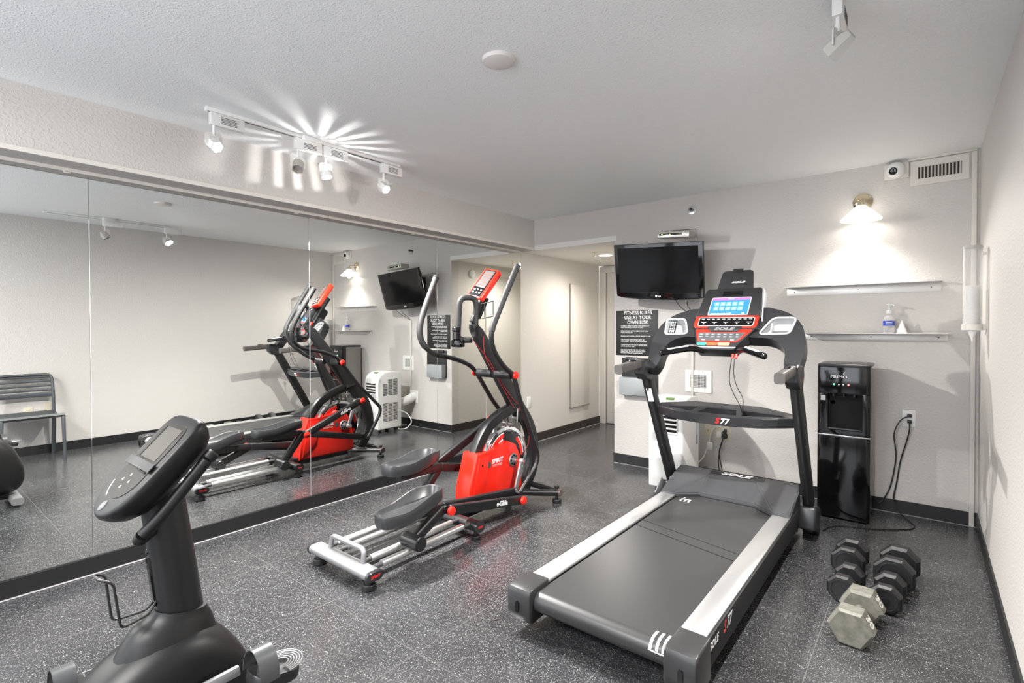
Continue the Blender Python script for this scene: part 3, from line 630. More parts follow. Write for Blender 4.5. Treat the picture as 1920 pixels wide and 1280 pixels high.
# ------------------------------------------------------------ portable air conditioner
t = thing('portable_air_conditioner', 'white portable air conditioner standing behind the treadmill', 'air conditioner', (-1.56, 4.0, 0))
ax0, ax1, ay0, ay1 = -1.700, -1.425, 3.83, 4.19
prof = [(ay0+.015, .045), (ay0, .06), (ay0, .60), (ay0+.012, .66), (ay0+.045, .712), (ay0+.10, .742), (ay0+.20, .752), (ay1-.02, .740), (ay1, .72), (ay1, .045)]
obj('shell', prism(BM(), prof, ax0, ax1, 'x', bev=.014, seg=3), M_white, t)
b = BM()
for i in range(4):
    box(b, ax0+.05, ax1-.045, ay0-.001, ay0+.006, .49+i*.034, .512+i*.034, .0008, 1)
obj('louvre_gap', b, M_gloss, t)
b = BM()
for i in range(5): box(b, ax0+.044, ax1-.038, ay0-.010, ay0+.002, .478+i*.034, .485+i*.034, .002)
box(b, ax1-.045, ax1-.038, ay0-.008, ay0+.002, .478, .62, .002)
obj('louvre_blade', b, M_white, t)
b = BM(); box(b, -1.585, -1.525, ay0+.070, ay0+.105, .7285, .7445, .002, M=None); obj('display', b, mat('green_display', (.02, .05, .01), .3, emit=(.35, .75, .1), es=.12), t)
for (z0, z1) in ((.14, .37), (.46, .66)):
    b = BM()
    for c_ in range(3):
        n_l = 16
        for i in range(n_l):
            zz = z0+(z1-z0)*i/n_l
            yl = ay0+.075+c_*.078
            if z0 > .4 and c_ == 0 and zz > .60: continue
            box(b, ax0-.0012, ax0+.003, yl, yl+.066, zz, zz+.0075)
    obj('side_grille', b, M_gryd, t)
obj('barcode_label', box(BM(), ax1-.001, ax1+.0008, 4.11, 4.16, .36, .60), mat('label_blue_grey', (.45, .53, .58), .5), t)
b = BM()
for i in range(7): box(b, ax1+.0004, ax1+.0014, 4.118, 4.152, .365+i*.011, .370+i*.011)
obj('barcode', b, M_gryd, t)
b = BM()
for x in (ax0+.05, ax1-.05):
    for y in (ay0+.06, ay1-.06): cyl(b, (x-.012, y, .022), (x+.012, y, .022), .022, 16, .003); box(b, x-.008, x+.008, y-.01, y+.01, .03, .05)
obj('caster', b, M_blkm, t)
b = BM(); p = spline([(-1.60, ay1-.005, .33), (-1.61, ay1+.05, .33), (-1.625, D-.10, .36), (-1.63, D-.03, .385), (-1.63, D, .385)], 14)
sweep(b, p, circ(.055, 24), scales=[(1.0+.035*(i % 2)) for i in range(len(p))]); obj('exhaust_hose', b, M_white, t)
obj('hose_collar', cyl(BM(), (-1.60, ay1-.001, .33), (-1.603, ay1+.022, .33), .068, 28, .003), M_blkm, t)
obj('hose_plate', box(BM(), -1.71, -1.55, D-.012, D, .31, .47, .006), M_white, t)
b = BM(); tube(b, spline([(-1.66, ay1-.01, .25), (-1.72, ay1+.07, .20), (-1.77, ay1+.10, .10), (-1.74, ay1+.04, .02), (-1.68, ay1-.03, .012), (-1.62, ay1+.02, .012)], 8), .006, 8); obj('drain_hose', b, M_white, t)
# ------------------------------------------------------------ treadmill
XT = -.985
t = thing('treadmill', 'large black treadmill with silver side rails and lit touch screen console', 'treadmill', (XT, 2.7, 0))
xl, xr = XT-.385, XT+.385
b = BM(); pr = []
for a in range(0, 181, 15): pr.append((1.762-.044*math.sin(math.radians(a)), .143+.044*math.cos(math.radians(a))))
pr += [(3.50, .099), (3.50, .187)]
obj('running_belt', prism(BM(), pr, XT-.283, XT+.283), mat('treadmill_belt', (.034, .034, .035), .36, bump=(180, .15, .0008)), t)
for s in (-1, 1):
    a, c = (XT+s*.290, XT+s*.385); x0, x1 = min(a, c), max(a, c)
    obj('side_rail', box(BM(), x0, x1, 1.835, 3.31, .184, .2005, .004), M_alu, t)
    fr = obj('side_frame', box(BM(), XT+s*.388-.008, XT+s*.388+.008, 1.83, 3.50, .085, .196, .003), M_blkm, t)
    obj('frame_beam', box(BM(), XT+s*.30-.025, XT+s*.30+.025, 1.85, 3.6, .055, .13, .004), M_blkm, t)
    if s > 0:
        Ms = frame((XT+.3965, 0, 0), (0, 1, 0), (0, 0, 1))
        text('side_lettering', 'SOLE', .040, M_whitel, t, Ms @ Matrix.Translation((1.895, .160, .0002)), .0004, shear=.25, sx=1.05, bold=.0008)
        text('side_number', '77', .060, M_whitel, t, Ms @ Matrix.Translation((2.075, .160, .0002)), .0004, shear=.3, sx=1.0, bold=.0015)
        text('side_number', 'S', .060, M_redl, t, Ms @ Matrix.Translation((2.022, .158, .0002)), .0004, shear=.3, sx=.85, bold=.0015)
    b = BM(); q0, q1 = sorted((XT+s*.287, XT+s*.405))
    cp = [(1.700, .075), (1.692, .10), (1.692, .180), (1.702, .198), (1.725, .2055), (1.838, .2065), (1.838, .062), (1.715, .058)]
    e = obj('rear_end_cap', prism(b, cp, q0, q1, 'x', bev=.008, seg=3), mat('cap_charcoal', (.030, .030, .031), .33), t)
    b = BM(); prism(b, rrect(.018, .046, .008, 4, XT+s*.349, .125), 1.6865, 1.700, 'y'); obj('adjuster_slot', b, M_gloss, e)
    # upright, its clamp and grip
    u = XT+s*.432
    pts = [Vector((u, 3.60, .215)), Vector((u, 3.165, 1.00)), Vector((u, 3.135, 1.055))]
    b = BM(); sweep(b, pts, rrect(.058, .098, .026, 4), up=(0, 1, 0)); up_ = obj('upright', b, M_blk, t)
    b = BM(); M5 = frame((u+s*.008, 3.605, .155), (1, 0, 0), (0, .46, .89)); prism(b, rrect(.105, .17, .02, 4), -.0, .0, 'z') if False else None
    box(b, -.048, .048, -.10, .075, -.075, .06, .014, 3, M=Matrix.Translation((u+s*.004, 3.605, .135)) @ Matrix.Rotation(math.radians(-12), 4, 'X'))
    obj('upright_clamp', b, M_gryd, t)
    if s < 0:
        b = BM(); beam(b, (u+.045, 3.36, .13), (u+.04, 3.50, .235), .012, .075, .006); beam(b, (u-.035, 3.40, .13), (u-.035, 3.52, .21), .010, .07, .006)
        obj('pivot_bracket', b, M_silp, t)
        b = BM(); M6 = frame((u+.030, 3.365, .62), (0, -1, 0), (0, -.49, .87)); beam(b, (u+.012, 3.168, .90), (u+.012, 3.195, .795) if False else (u+.012, 3.215, .81), .034, .002, .0, up=(.2, -1, -.5)); obj('warning_label', b, M_whitel, t, 'white warning sticker'); 
    b = BM(); sweep(b, fillet([(u, 3.15, 1.055), (u-.0*s, 3.07, 1.068), (u, 2.765, 1.048)], .04), rrect(.050, .056, .014, 3), up=(0, 0, 1), scales=None)
    obj('side_grip', b, mat('grip_taupe', (.060, .056, .053), .5), t)
    b = BM(); prism(b, [(3.05, 1.005), (3.035, 1.085), (3.07, 1.100), (3.20, 1.085), (3.215, 1.03), (3.17, .955), (3.10, .965)], u-.036, u+.036, 'x', bev=.010, seg=3)
    obj('grip_joint', b, M_gryd, t)
    b = BM(); box(b, u-.014, u+.014, 2.93, 2.99, 1.083, 1.096, .005); obj('grip_switch', b, M_gloss, t)
    b = BM(); cyl(b, (u-.045, 3.69, .03), (u+.045, 3.69, .03), .03, 20, .004); box(b, u-.02, u+.02, 3.60, 3.70, .03, .09, .003); obj('transport_wheel', b, M_blkm, t)
b = BM(); box(b, xl+.02, xr-.02, 2.0, 3.5, .10, .176, .003); box(b, xl+.02, xr-.02, 3.45, 3.55, .03, .10, .004); obj('deck', b, M_blkm, t)
b = BM()
for s in (-1, 1): box(b, XT+s*.28-.02, XT+s*.28+.02, 1.90, 1.96, .0, .06, .006)
obj('rear_foot', b, M_blkm, t)
b = BM(); cyl(b, (XT-.29, 1.762, .143), (XT+.29, 1.762, .143), .040, 24); obj('rear_roller', b, M_blkm, t)
# belt seams and logo strokes
b = BM(); box(b, XT-.283, XT+.283, 0, .0045, .1868, .1876, 0, M=Matrix.Translation((0, 2.62, 0)) @ Matrix(((1, 0, 0, 0), (-.235, 1, 0, -.235*.985), (0, 0, 1, 0), (0, 0, 0, 1))))
box(b, XT-.283, XT+.283, 0, .0030, .1868, .1876, 0, M=Matrix.Translation((0, 2.71, 0)) @ Matrix(((1, 0, 0, 0), (-.235, 1, 0, -.235*.985), (0, 0, 1, 0), (0, 0, 0, 1))))
obj('belt_seam', b, mat('belt_line', (.004, .004, .004), .8, spec=.1), t)
def beltp(x, s):  # s: arc along the belt, 0 at top of the roller, negative round the back
    if s >= 0: return Vector((x, 1.762+s, .1878))
    a = -s/.0448; return Vector((x, 1.762-.0448*math.sin(a), .143+.0448*math.cos(a)))
b = BM()
def stroke(b, pts, w=.005):
    P = [beltp(*p) for p in pts]
    sweep(b, P, [(-w, -.0003), (w, -.0003), (w, .0004), (-w, .0004)], up=(0, 0, 1))
X0 = XT+.228
for k in range(3):
    xx = X0+k*.024; stroke(b, [(xx, .030-i*.006) for i in range(15)])
stroke(b, [(X0-.005, -.056), (X0+.02, -.058), (X0+.055, -.058)], .005)
obj('belt_logo', b, M_whitel, t); b = BM()
xm, ym = XT-.235, 1.50
for k in range(3): stroke(b, [(xm+k*.026, ym-.03), (xm+k*.026, ym+.015)], .0045)
stroke(b, [(xm-.004, ym+.017), (xm+.056, ym+.017)], .0045); stroke(b, [(xm-.002, ym+.045), (xm+.01, ym+.045)], .004)
obj('belt_logo', b, M_whitel, t)
# hood
b = BM(); V = lambda x, y, z: b.verts.new((XT+x, y, z))
L = {}
for s in (-1, 1):
    k = 'L' if s < 0 else 'R'
    L['A'+k] = V(s*.388, 3.285, .207); L['B'+k] = V(s*.300, 3.283, .210); L['C'+k] = V(s*.165, 3.398, .207); L['E'+k] = V(s*.150, 3.540, .305); L['D'+k] = V(s*.388, 3.545, .292)
    L['F'+k] = V(s*.375, 3.620, .318); L['G'+k] = V(s*.360, 3.745, .262); L['H'+k] = V(s*.360, 3.760, .05); L['I'+k] = V(s*.388, 3.285, .165); L['J'+k] = V(s*.300, 3.283, .190); L['K'+k] = V(s*.165, 3.398, .1895)
    L['M'+k] = V(s*.388, 3.50, .05)
f = lambda *n: b.faces.new([L[q] for q in n])
for k in 'LR':
    f('A'+k, 'B'+k, 'E'+k, 'D'+k); f('B'+k, 'C'+k, 'E'+k); f('A'+k, 'D'+k, 'F'+k, 'G'+k, 'H'+k, 'M'+k, 'I'+k); f('A'+k, 'I'+k, 'J'+k, 'B'+k); f('B'+k, 'J'+k, 'K'+k, 'C'+k); f('D'+k, 'E'+k, 'F'+k)
f('CL', 'CR', 'ER', 'EL'); f('EL', 'ER', 'FR', 'FL'); f('FL', 'FR', 'GR', 'GL'); f('GL', 'GR', 'HR', 'HL'); f('CL', 'KL', 'KR', 'CR')
bmesh.ops.recalc_face_normals(b, faces=b.faces)
bmesh.ops.bevel(b, geom=[e for e in b.edges if len(e.link_faces) == 2 and e.calc_face_angle(0) > .3], offset=.006, segments=2, affect='EDGES')
hd = obj('motor_hood', b, mat('hood_grey', (.055, .056, .060), .30), t, angle=25)
nh = Vector((0, -.1, .09)).cross(Vector((1, 0, 0)))
Mh = frame((XT, 3.580, .3115), (1, 0, 0), (0, .075, .016))
obj('hood_badge', box(BM(), -.150, .185, -.026, .026, -.004, .0035, .002, M=Mh), M_blkm, t)
text('hood_lettering', 'SOLE', .046, M_whitel, t, Mh @ Matrix.Translation((.010, 0, .0037)), .0005, shear=.25, sx=1.75, bold=.0012)
# tray between the uprights
Mt = Matrix.Translation((XT, 3.265, .747)) @ Matrix.Rotation(math.radians(14), 4, 'X')
pl = [(-.405, .01), (-.25, -.040), (-.12, -.060), (0, -.066), (.12, -.060), (.25, -.040), (.405, .01), (.405, .075), (.20, .150), (-.20, .150), (-.405, .075)]
tr = obj('accessory_tray', prism(BM(), pl, -.030, .030, 'z', bev=.005, M=Mt), M_gryd, t)
cb = BM()
prism(cb, [(-.13, -.028), (-.085, .055), (.085, .055), (.105, -.028)], -.02, .05, 'z', bev=.006, M=Mt)
cut(tr, cb); cb = BM(); prism(cb, [(.135, -.026), (.125, .055), (.33, .035), (.36, .018)], -.02, .05, 'z', bev=.006, M=Mt); cut(tr, cb)
cb = BM(); prism(cb, [(-.17, -.020), (-.145, .060), (-.34, .020)], -.012, .05, 'z', bev=.005, M=Mt); cut(tr, cb)
Mq = frame(Mt @ Vector((.0, -.066, 0)), (1, 0, 0), (0, -.24, .97))
text('tray_number', 'S', .050, M_redl, t, Mq @ Matrix.Translation((.002, 0, .0012)), .0006, shear=.3, sx=1.0, bold=.0018)
text('tray_number', '77', .050, M_whitel, t, Mq @ Matrix.Translation((.044, 0, .0012)), .0006, shear=.3, sx=1.0, bold=.0014)
# console: everything in one tilted plane (u right, v up, z out)
XC = -.962
MC = frame((XC, 3.2, 1.17), (1, 0, 0), (0, .6, .8))
half = [(.425, -.165), (.445, .0), (.440, .09), (.410, .185), (.335, .265), (.20, .318)]
inn = [(.155, .085), (.255, .078), (.318, .045), (.350, -.015), (.355, -.10), (.375, -.165)]
poly = [(-x, y) for x, y in half[::-1]][::1]
out = [(.155, .322)] + half[::-1]
body = [(-x, y) for x, y in ([(.155, .322)]+half[::-1])][::-1]
o2 = spline([Vector((x, y, 0)) for x, y in half], 5); i2 = spline([Vector((x, y, 0)) for x, y in inn], 5)
R_ = [(p.x, p.y) for p in o2][::-1]  # from console side out and down
R_ = [(.15, .322)] + R_
I_ = [(p.x, p.y) for p in i2][::-1]
ring = R_ + I_ + [(-x, y) for x, y in I_[::-1]] + [(-x, y) for x, y in R_[::-1]]
sh = obj('console_body', prism(BM(), ring, -.085, 0, 'z', bev=.016, seg=3, M=MC), M_gryd, t)
def pocket(poly, depth, nm, z=0):
    P = fillet([Vector((x, y, 0)) for x, y in poly], .028, 4, closed=True)[:]
    P2 = [(p.x, p.y) for p in P]
    cut(sh, prism(BM(), P2, -depth, .03, 'z', M=MC))
    b = BM(); sweep(b, [MC @ Vector((x, y, .001)) for x, y in P2], circ(.0055, 8), closed=True, up=(0, -.8, .6))
    n = len(P2); A = [b.verts.new(MC @ Vector((x, y, 0))) for x, y in P2]; B = [b.verts.new(MC @ Vector((x*.94+.06*sum(q[0] for q in P2)/n, y*.94+.06*sum(q[1] for q in P2)/n, -depth+.002))) for x, y in P2]
    for i in range(n): b.faces.new((A[i], A[(i+1) % n], B[(i+1) % n], B[i]))
    b.faces.new(B); return obj(nm, b, M_lgry, t)
pocket([(-.385, .228), (-.262, .228), (-.222, .108), (-.372, .100)], .062, 'cup_holder')
pocket([(.262, .228), (.385, .228), (.360, .112), (.195, .108)], .062, 'cup_holder')
cp = box(BM(), .255, .262, .112, .190, -.060, -.005, .001, M=MC); box(cp, .262, .35, .150, .154, -.060, -.02, .001, M=MC); obj('cup_divider', cp, M_lgry, t)
up_poly = [(-.195, .215), (.200, .215), (.180, .440), (.165, .458), (-.150, .458), (-.166, .440)]
cu = obj('console_head', prism(BM(), up_poly, -.075, .022, 'z', bev=.010, seg=3, M=MC), M_blkm, t)
obj('console_side_trim', prism(BM(), [(.1995, .20), (.207, .20), (.187, .445), (.172, .462), (.168, .458), (.181, .441)], -.055, .010, 'z', bev=.002, M=MC), M_lgry, t)
lw = [(-.175, .235), (.192, .235), (.188, .128), (.165, .120), (.095, -.010), (.080, -.022), (-.125, -.022), (-.142, -.010), (-.172, .120)]
cl = obj('control_pod', prism(BM(), lw, -.060, .024, 'z', bev=.008, seg=3, M=MC), M_gryd, t)
R = lambda poly, z0, z1, nm, m, bev=.002, par=None: obj(nm, prism(BM(), poly, z0, z1, 'z', bev=bev, M=MC), m, par or t)
def rp(pts, r=.012): return [(p.x, p.y) for p in fillet([Vector((x, y, 0)) for x, y in pts], r, 4, closed=True)]
R(rp([(-.118, .236), (.122, .236), (.126, .378), (-.112, .378)], .008), .020, .0245, 'screen_frame', M_lgry)
scn = R(rp([(-.112, .241), (.117, .241), (.121, .373), (-.107, .373)], .005), .022, .0255, 'touch_screen', mat('screen_blue', (.02, .08, .16), .25, emit=(.03, .22, .42), es=.55), 0)
obj('screen_title_bar', box(BM(), -.107, .120, .354, .372, .0254, .0258, M=MC), mat('screen_purple', (.2, .05, .2), .3, emit=(.55, .16, .42), es=.5), scn)
text('screen_title', 'SOLE', .010, mat('screen_white', (.5, .5, .5), .3, emit=(.8, .9, 1), es=.9), scn, MC @ Matrix.Translation((.006, .363, .0260)), .0001, sx=1.6)
b = BM()
for j in range(2):
    for i in range(5): box(b, -.088+i*.036, -.088+i*.036+.029, .272+j*.037, .272+j*.037+.029, .0254, .0259, M=MC)
obj('screen_tile', b, mat('screen_tile', (.1, .25, .35), .3, emit=(.17, .45, .70), es=.55), scn)
b = BM()
for j in range(2):
    for i in range(5):
        cx_, cy_ = -.0735+i*.036, .2865+j*.037
        prism(b, [[(-.006, -.005), (.006, -.005), (0, .007)], [(-.006, .006), (.006, .006), (0, -.006)], rrect(.013, .007, .003, 2)][(i+j) % 3], .0258, .0262, 'z', M=MC @ Matrix.Translation((cx_, cy_, 0)))
box(b, -.10, .02, .247, .2485, .0255, .0259, M=MC); box(b, .01, .022, .245, .251, .0255, .0259, M=MC); box(b, .085, .10, .245, .252, .0255, .0259, M=MC)
obj('screen_icon', b, mat('screen_white', (.5, .5, .5), .3), scn)
rd = R(rp([(-.182, .226), (.190, .226), (.186, .152), (.172, .134), (-.172, .134), (-.186, .152)], .012), .018, .0275, 'program_panel', M_red)
b = BM(); q = rp([(-.158, .213), (.168, .213), (.164, .150), (-.160, .150)], .012); sweep(b, [MC @ Vector((x, y, .028)) for x, y in q], circ(.0022, 6), closed=True); obj('panel_outline', b, M_lgry, rd)
R(q, .024, .0282, 'panel_face', M_gloss, 0, rd)
b = BM()
for i in range(10): box(b, -.143+i*.031, -.125+i*.031, .200, .2025, .0281, .0287, M=MC)
for i in range(5): box(b, -.140+i*.066, -.112+i*.066, .176, .179, .0281, .0287, M=MC); prism(b, circ(.004, 8), .0281, .029, 'z', M=MC @ Matrix.Translation((-.126+i*.066, .167, 0)))
obj('panel_marking', b, M_whitel, rd)
R(rp([(-.100, .145), (.112, .145), (.085, .103), (-.075, .103)], .01), .022, .0315, 'logo_bar', M_blkm)
text('console_lettering', 'SOLE', .026, M_silp, t, MC @ Matrix.Translation((.004, .123, .0318)), .0006, shear=.25, sx=1.9, bold=.0012)
rd = R(rp([(-.168, .122), (.170, .122), (.094, .030), (-.134, .030)], .010), .020, .0268, 'key_panel', M_red)
kp = R(rp([(-.148, .099), (.135, .099), (.090, .036), (-.128, .036)], .006), .024, .0276, 'key_area', M_gry, 0, rd)
b = BM()
for j in range(2):
    for i in range(7): box(b, -.138+i*.0365-(j*-.003), -.108+i*.0345, .078-j*.018, .090-j*.018, .0275, .0295, .001, 1, M=MC)
obj('key', b, mat('key_grey', (.15, .16, .17), .45), kp)
b = BM()
for j in range(2):
    for i in range(7): box(b, -.126+i*.035, -.119+i*.035, .0825-j*.018, .0855-j*.018, .0294, .0299, M=MC)
for i in range(3): box(b, -.115+i*.085, -.095+i*.085, .042, .047, .0276, .0282, M=MC)
obj('key_marking', b, M_whitel, kp)
for (u0, u1, nm, c) in ((-.132, -.084, 'start_button', (.05, .55, .38)), (-.078, -.016, 'stop_button', (.85, .10, .03)), (-.010, .052, 'speed_button', (.90, .30, .16))):
    R(rp([(u0, .003), (u1, .003), (u1+.006, .024), (u0-.004, .024)], .006), .020, .030, nm, mat(nm, c, .35), .002)
R([(-.140, -.012), (.086, -.012), (.094, -.004), (-.146, -.004)], .012, .0262, 'pod_edge_strip', M_lgry)
# media holder on top with strap
mh = R(rp([(-.112, .440), (.118, .440), (.092, .622), (.080, .632), (-.088, .632), (-.098, .622)], .010), -.030, -.008, 'media_holder', M_gryd, .004)
text('holder_lettering', 'SOLE', .017, M_whitel, mh, MC @ Matrix.Translation((.012, .530, -.0077)), .0004, shear=.25, sx=2.0, bold=.0006)
obj('holder_clip', box(BM(), -.036, .032, .618, .646, -.034, -.002, .004, M=MC), M_blkm, mh)
b = BM()
for i in range(6): box(b, -.052, .068, .392+i*.0065, .395+i*.0065, .021, .0245, M=MC)
obj('speaker_grille', b, M_gloss, t)
# pulse handles either side of the pod
for s in (-1, 1):
    P = [Vector((XC+s*.100, 3.19, 1.155)), Vector((XC+s*.150, 3.13, 1.172)), Vector((XC+s*.285, 3.00, 1.143))]
    b = BM(); tube(b, fillet(P, .05, 5), .0185, 16); cyl(b, P[2]-(P[2]-P[1]).normalized()*.004, P[2]+(P[2]-P[1]).normalized()*.012, .0185, 16, .006); hb = obj('pulse_handle', b, M_gloss, t)
    b = BM(); d = (P[2]-P[1]); A = P[1]+d*.12+Vector((0, 0, .0085)); B = P[1]+d*.80+Vector((0, 0, .0085)); sweep(b, [A, B], circ(.013, 14, .0125), up=(0, 0, 1)); obj('pulse_sensor', b, M_lgry, hb)
# safety key with its cords
b = BM(); cyl(b, (XC+.085, 3.145, 1.118), (XC+.085, 3.155, 1.140), .008, 14, .002); cyl(b, (XC+.104, 3.145, 1.116), (XC+.104, 3.155, 1.140), .008, 14, .002)
obj('safety_key', b, M_red, t)
b = BM(); tube(b, spline([(XC+.080, 3.147, 1.115), (XC+.070, 3.15, 1.05), (XC+.060, 3.18, .97), (XC+.072, 3.22, .90), (XC+.095, 3.26, .83), (XC+.10, 3.30, .775)], 8), .0022, 6)
tube(b, spline([(XC+.096, 3.147, 1.113), (XC+.088, 3.16, 1.03), (XC+.100, 3.18, .95), (XC+.122, 3.22, .88), (XC+.112, 3.26, .81), (XC+.10, 3.30, .775)], 8), .0022, 6)
obj('safety_cord', b, M_cord, t)
# remote standing in the left cup holder
Mr = MC @ Matrix.Translation((-.335, .150, -.006)) @ Matrix.Rotation(math.radians(4), 4, 'Z')
t2 = thing('remote_control', 'black remote with rows of white buttons in the left treadmill cup holder', 'remote control', tuple(Mr @ Vector((0, 0, 0))))
obj('remote_body', box(BM(), -.021, .021, -.045, .068, -.016, .0, .006, M=Mr), M_gloss, t2)
b = BM()
for i in range(3):
    for j in range(8): prism(b, rrect(.0085, .006, .0025, 2), .0, .0016, 'z', M=Mr @ Matrix.Translation((-.0125+i*.0125, -.036+j*.0125, 0)))
obj('remote_button', b, M_whitel, t2)

# ------------------------------------------------------------ elliptical
XE = -2.375
t = thing('elliptical_trainer', 'black and red elliptical trainer with silver rails in front of the mirrors', 'elliptical trainer', (XE, 2.4, 0))
def stadium(w, h, n=6): return rrect(w, h, min(w, h)/2*.98, n)
sb = obj('rear_stabilizer', sweep(BM(), [(XE-.265, 1.535, .080), (XE+.262, 1.535, .080)], stadium(.092, .048), up=(0, 0, 1)), M_silp, t)
for s in (-1, 1):
    ec = obj('end_cap', cyl(BM(), (0, 0, 0), (0.001, 0, 0), .001, 4) if False else sweep(BM(), [(XE+s*.260, 1.535, .080), (XE+s*.276, 1.535, .080), (XE+s*.280, 1.535, .080)], stadium(.092, .048), up=(0, 0, 1), scales=[1.08, 1.05, .9]), M_gryd, sb)
    text('cap_lettering', 'SPIRIT', .019, M_redl, ec, frame((XE+s*.2806, 1.535, .080), (0, s, 0), (0, 0, 1)), .0006, sx=1.05, bold=.0005)
    b = BM(); cyl(b, (XE+s*.225, 1.535, .060), (XE+s*.225, 1.535, .030), .022, 16); cyl(b, (XE+s*.225, 1.535, .030), (XE+s*.225, 1.535, .0), .034, 24, .004, .036); obj('levelling_foot', b, M_blkm, t)
b = BM(); tube(b, fillet([(XE-.145, 1.552, .095), (XE-.145, 1.562, .168), (XE+.150, 1.562, .168), (XE+.150, 1.552, .095)], .04, 6), .0135, 14); obj('transport_handle', b, M_silp, t)
for x in (-.200, -.105, .110, .205):
    b = BM(); tube(b, [(XE+x, 1.565, .088), (XE+x, 2.29, .098)], .0125, 14); rl = obj('rail_core', b, M_gry, t)
    obj('rail_tube', tube(BM(), [(XE+x, 1.625, .090), (XE+x, 2.215, .099)], .0185, 18), M_alu, rl)
b = BM(); sweep(b, [(XE, 1.56, .052), (XE, 2.95, .060)], rrect(.055, .030, .006, 2), up=(0, 0, 1)); sweep(b, [(XE, 2.28, .085), (XE, 3.02, .085)], rrect(.075, .055, .012, 3), up=(0, 0, 1)); obj('centre_beam', b, M_blk, t)
cb_ = obj('cross_bar', sweep(BM(), [(XE-.262, 2.305, .085), (XE+.262, 2.305, .085)], stadium(.075, .060), up=(0, 0, 1)), M_blkm, t)
for s in (-1, 1):
    ec = obj('end_cap', sweep(BM(), [(XE+s*.258, 2.305, .085), (XE+s*.275, 2.305, .085)], stadium(.080, .064), up=(0, 0, 1)), M_gryd, cb_)
    text('cap_lettering', 'SPIRIT', .016, M_redl, ec, frame((XE+s*.2755, 2.305, .085), (0, s, 0), (0, 0, 1)), .0006, bold=.0004)
    b = BM(); cyl(b, (XE+s*.235, 2.305, .06), (XE+s*.235, 2.305, .028), .014, 12); cyl(b, (XE+s*.235, 2.305, .028), (XE+s*.235, 2.305, 0), .030, 22, .004); obj('levelling_foot', b, M_blkm, t)
    # front fork to the feet
    b = BM(); sweep(b, fillet([(XE, 2.93, .085), (XE+s*.10, 3.03, .080), (XE+s*.262, 3.165, .075)], .06), rrect(.05, .045, .018, 3), up=(0, 0, 1)); sweep(b, fillet([(XE, 3.17, .095), (XE+s*.14, 3.185, .085), (XE+s*.262, 3.180, .075)], .05), rrect(.042, .040, .016, 3), up=(0, 0, 1)); obj('front_fork', b, M_blk, t)
    b = BM(); sweep(b, [(XE+s*.250, 3.172, .075), (XE+s*.285, 3.178, .075)], stadium(.062, .050), up=(0, 0, 1)); obj('end_cap', b, mat('cap_bronze', (.14, .10, .09), .35), t)
    b = BM(); cyl(b, (XE+s*.25, 3.172, .12), (XE+s*.25, 3.172, .028), .012, 12); cyl(b, (XE+s*.25, 3.172, .028), (XE+s*.25, 3.172, 0), .034, 24, .004); cyl(b, (XE+s*.25, 3.172, .105), (XE+s*.25, 3.172, .125), .018, 12, .003); obj('levelling_foot', b, M_blkm, t)
# main frame: arch over the flywheel, front column, mast
arch = [(2.475, .10), (2.500, .30), (2.555, .455), (2.660, .590), (2.800, .665), (2.975, .715)]
b = BM(); sweep(b, spline([Vector((XE, y, z)) for y, z in arch], 6), rrect(.062, .070, .008, 2), up=(0, -1, 0)); obj('frame_arch', b, M_blk, t)
col_ = [(3.10, .085), (3.190, .22), (3.205, .38), (3.150, .55), (3.030, .70)]
b = BM(); sweep(b, spline([Vector((XE, y, z)) for y, z in col_], 6), rrect(.060, .100, .014, 3), up=(0, 1, 0), scales=[(1, 1.0) for _ in range(25)]); obj('front_column', b, M_blk, t)
b = BM(); sweep(b, [(XE, 3.075, .625), (XE, 2.960, .775), (XE, 2.580, 1.262), (XE, 2.540, 1.305), (XE, 2.528, 1.325)], rrect(.058, .110, .014, 3), up=(0, 1, .7), scales=[(1, 1.1), (1, 1.15), (1, .76), (.9, .50), (.7, .28)]); ms = obj('mast', b, M_blk, t)
b = BM(); beam(b, (XE, 2.93, .700), (XE, 3.045, .735), .075, .012, .002, up=(0, -.3, 1))
for x in (-.03, .03):
    for y in (2.945, 3.03): cyl(b, (XE+x, y, .70+(y-2.93)*.3), (XE+x, y, .723+(y-2.93)*.3), .009, 10, .002)
obj('mast_flange', b, M_blk, t)
# flywheel
FC = Vector((XE+.005, 2.865, .345))
fl = obj('flywheel', lathe(BM(), [(.0, -.010), (.208, -.010), (.214, -.016), (.236, -.016), (.240, -.012), (.240, .012), (.236, .016), (.214, .016), (.208, .010), (0, .010)], FC, (1, 0, 0), 72), M_chr, t, angle=30)
for s in (-1, 1):
    b = BM(); lathe(b, [(.0, .0102), (.207, .0102), (.207, .0112), (0, .0112)], FC, (s, 0, 0), 60); obj('wheel_disc', b, M_gloss, fl)
    for (a0, a1, r0, r1, m) in ((98, 175, .166, .192, M_red), (98, 172, .194, .202, M_whitel), (104, 168, .150, .160, M_whitel), (0, 50, .166, .192, M_red), (4, 46, .194, .202, M_whitel), (-90, -20, .166, .192, M_red), (190, 250, .166, .192, M_red)):
        b = BM(); n = 18; A = []
        for r in (r0, r1):
            A.append([b.verts.new(FC+Vector((s*.0118, -r*math.cos(math.radians(a0+(a1-a0)*i/n-90+90)) if False else r*math.cos(math.radians(180-(a0+(a1-a0)*i/n)))*-1, r*math.sin(math.radians(a0+(a1-a0)*i/n))))) for i in range(n+1)])
        for i in range(n): b.faces.new((A[0][i], A[0][i+1], A[1][i+1], A[1][i]))
        obj('wheel_stripe', b, m, fl)
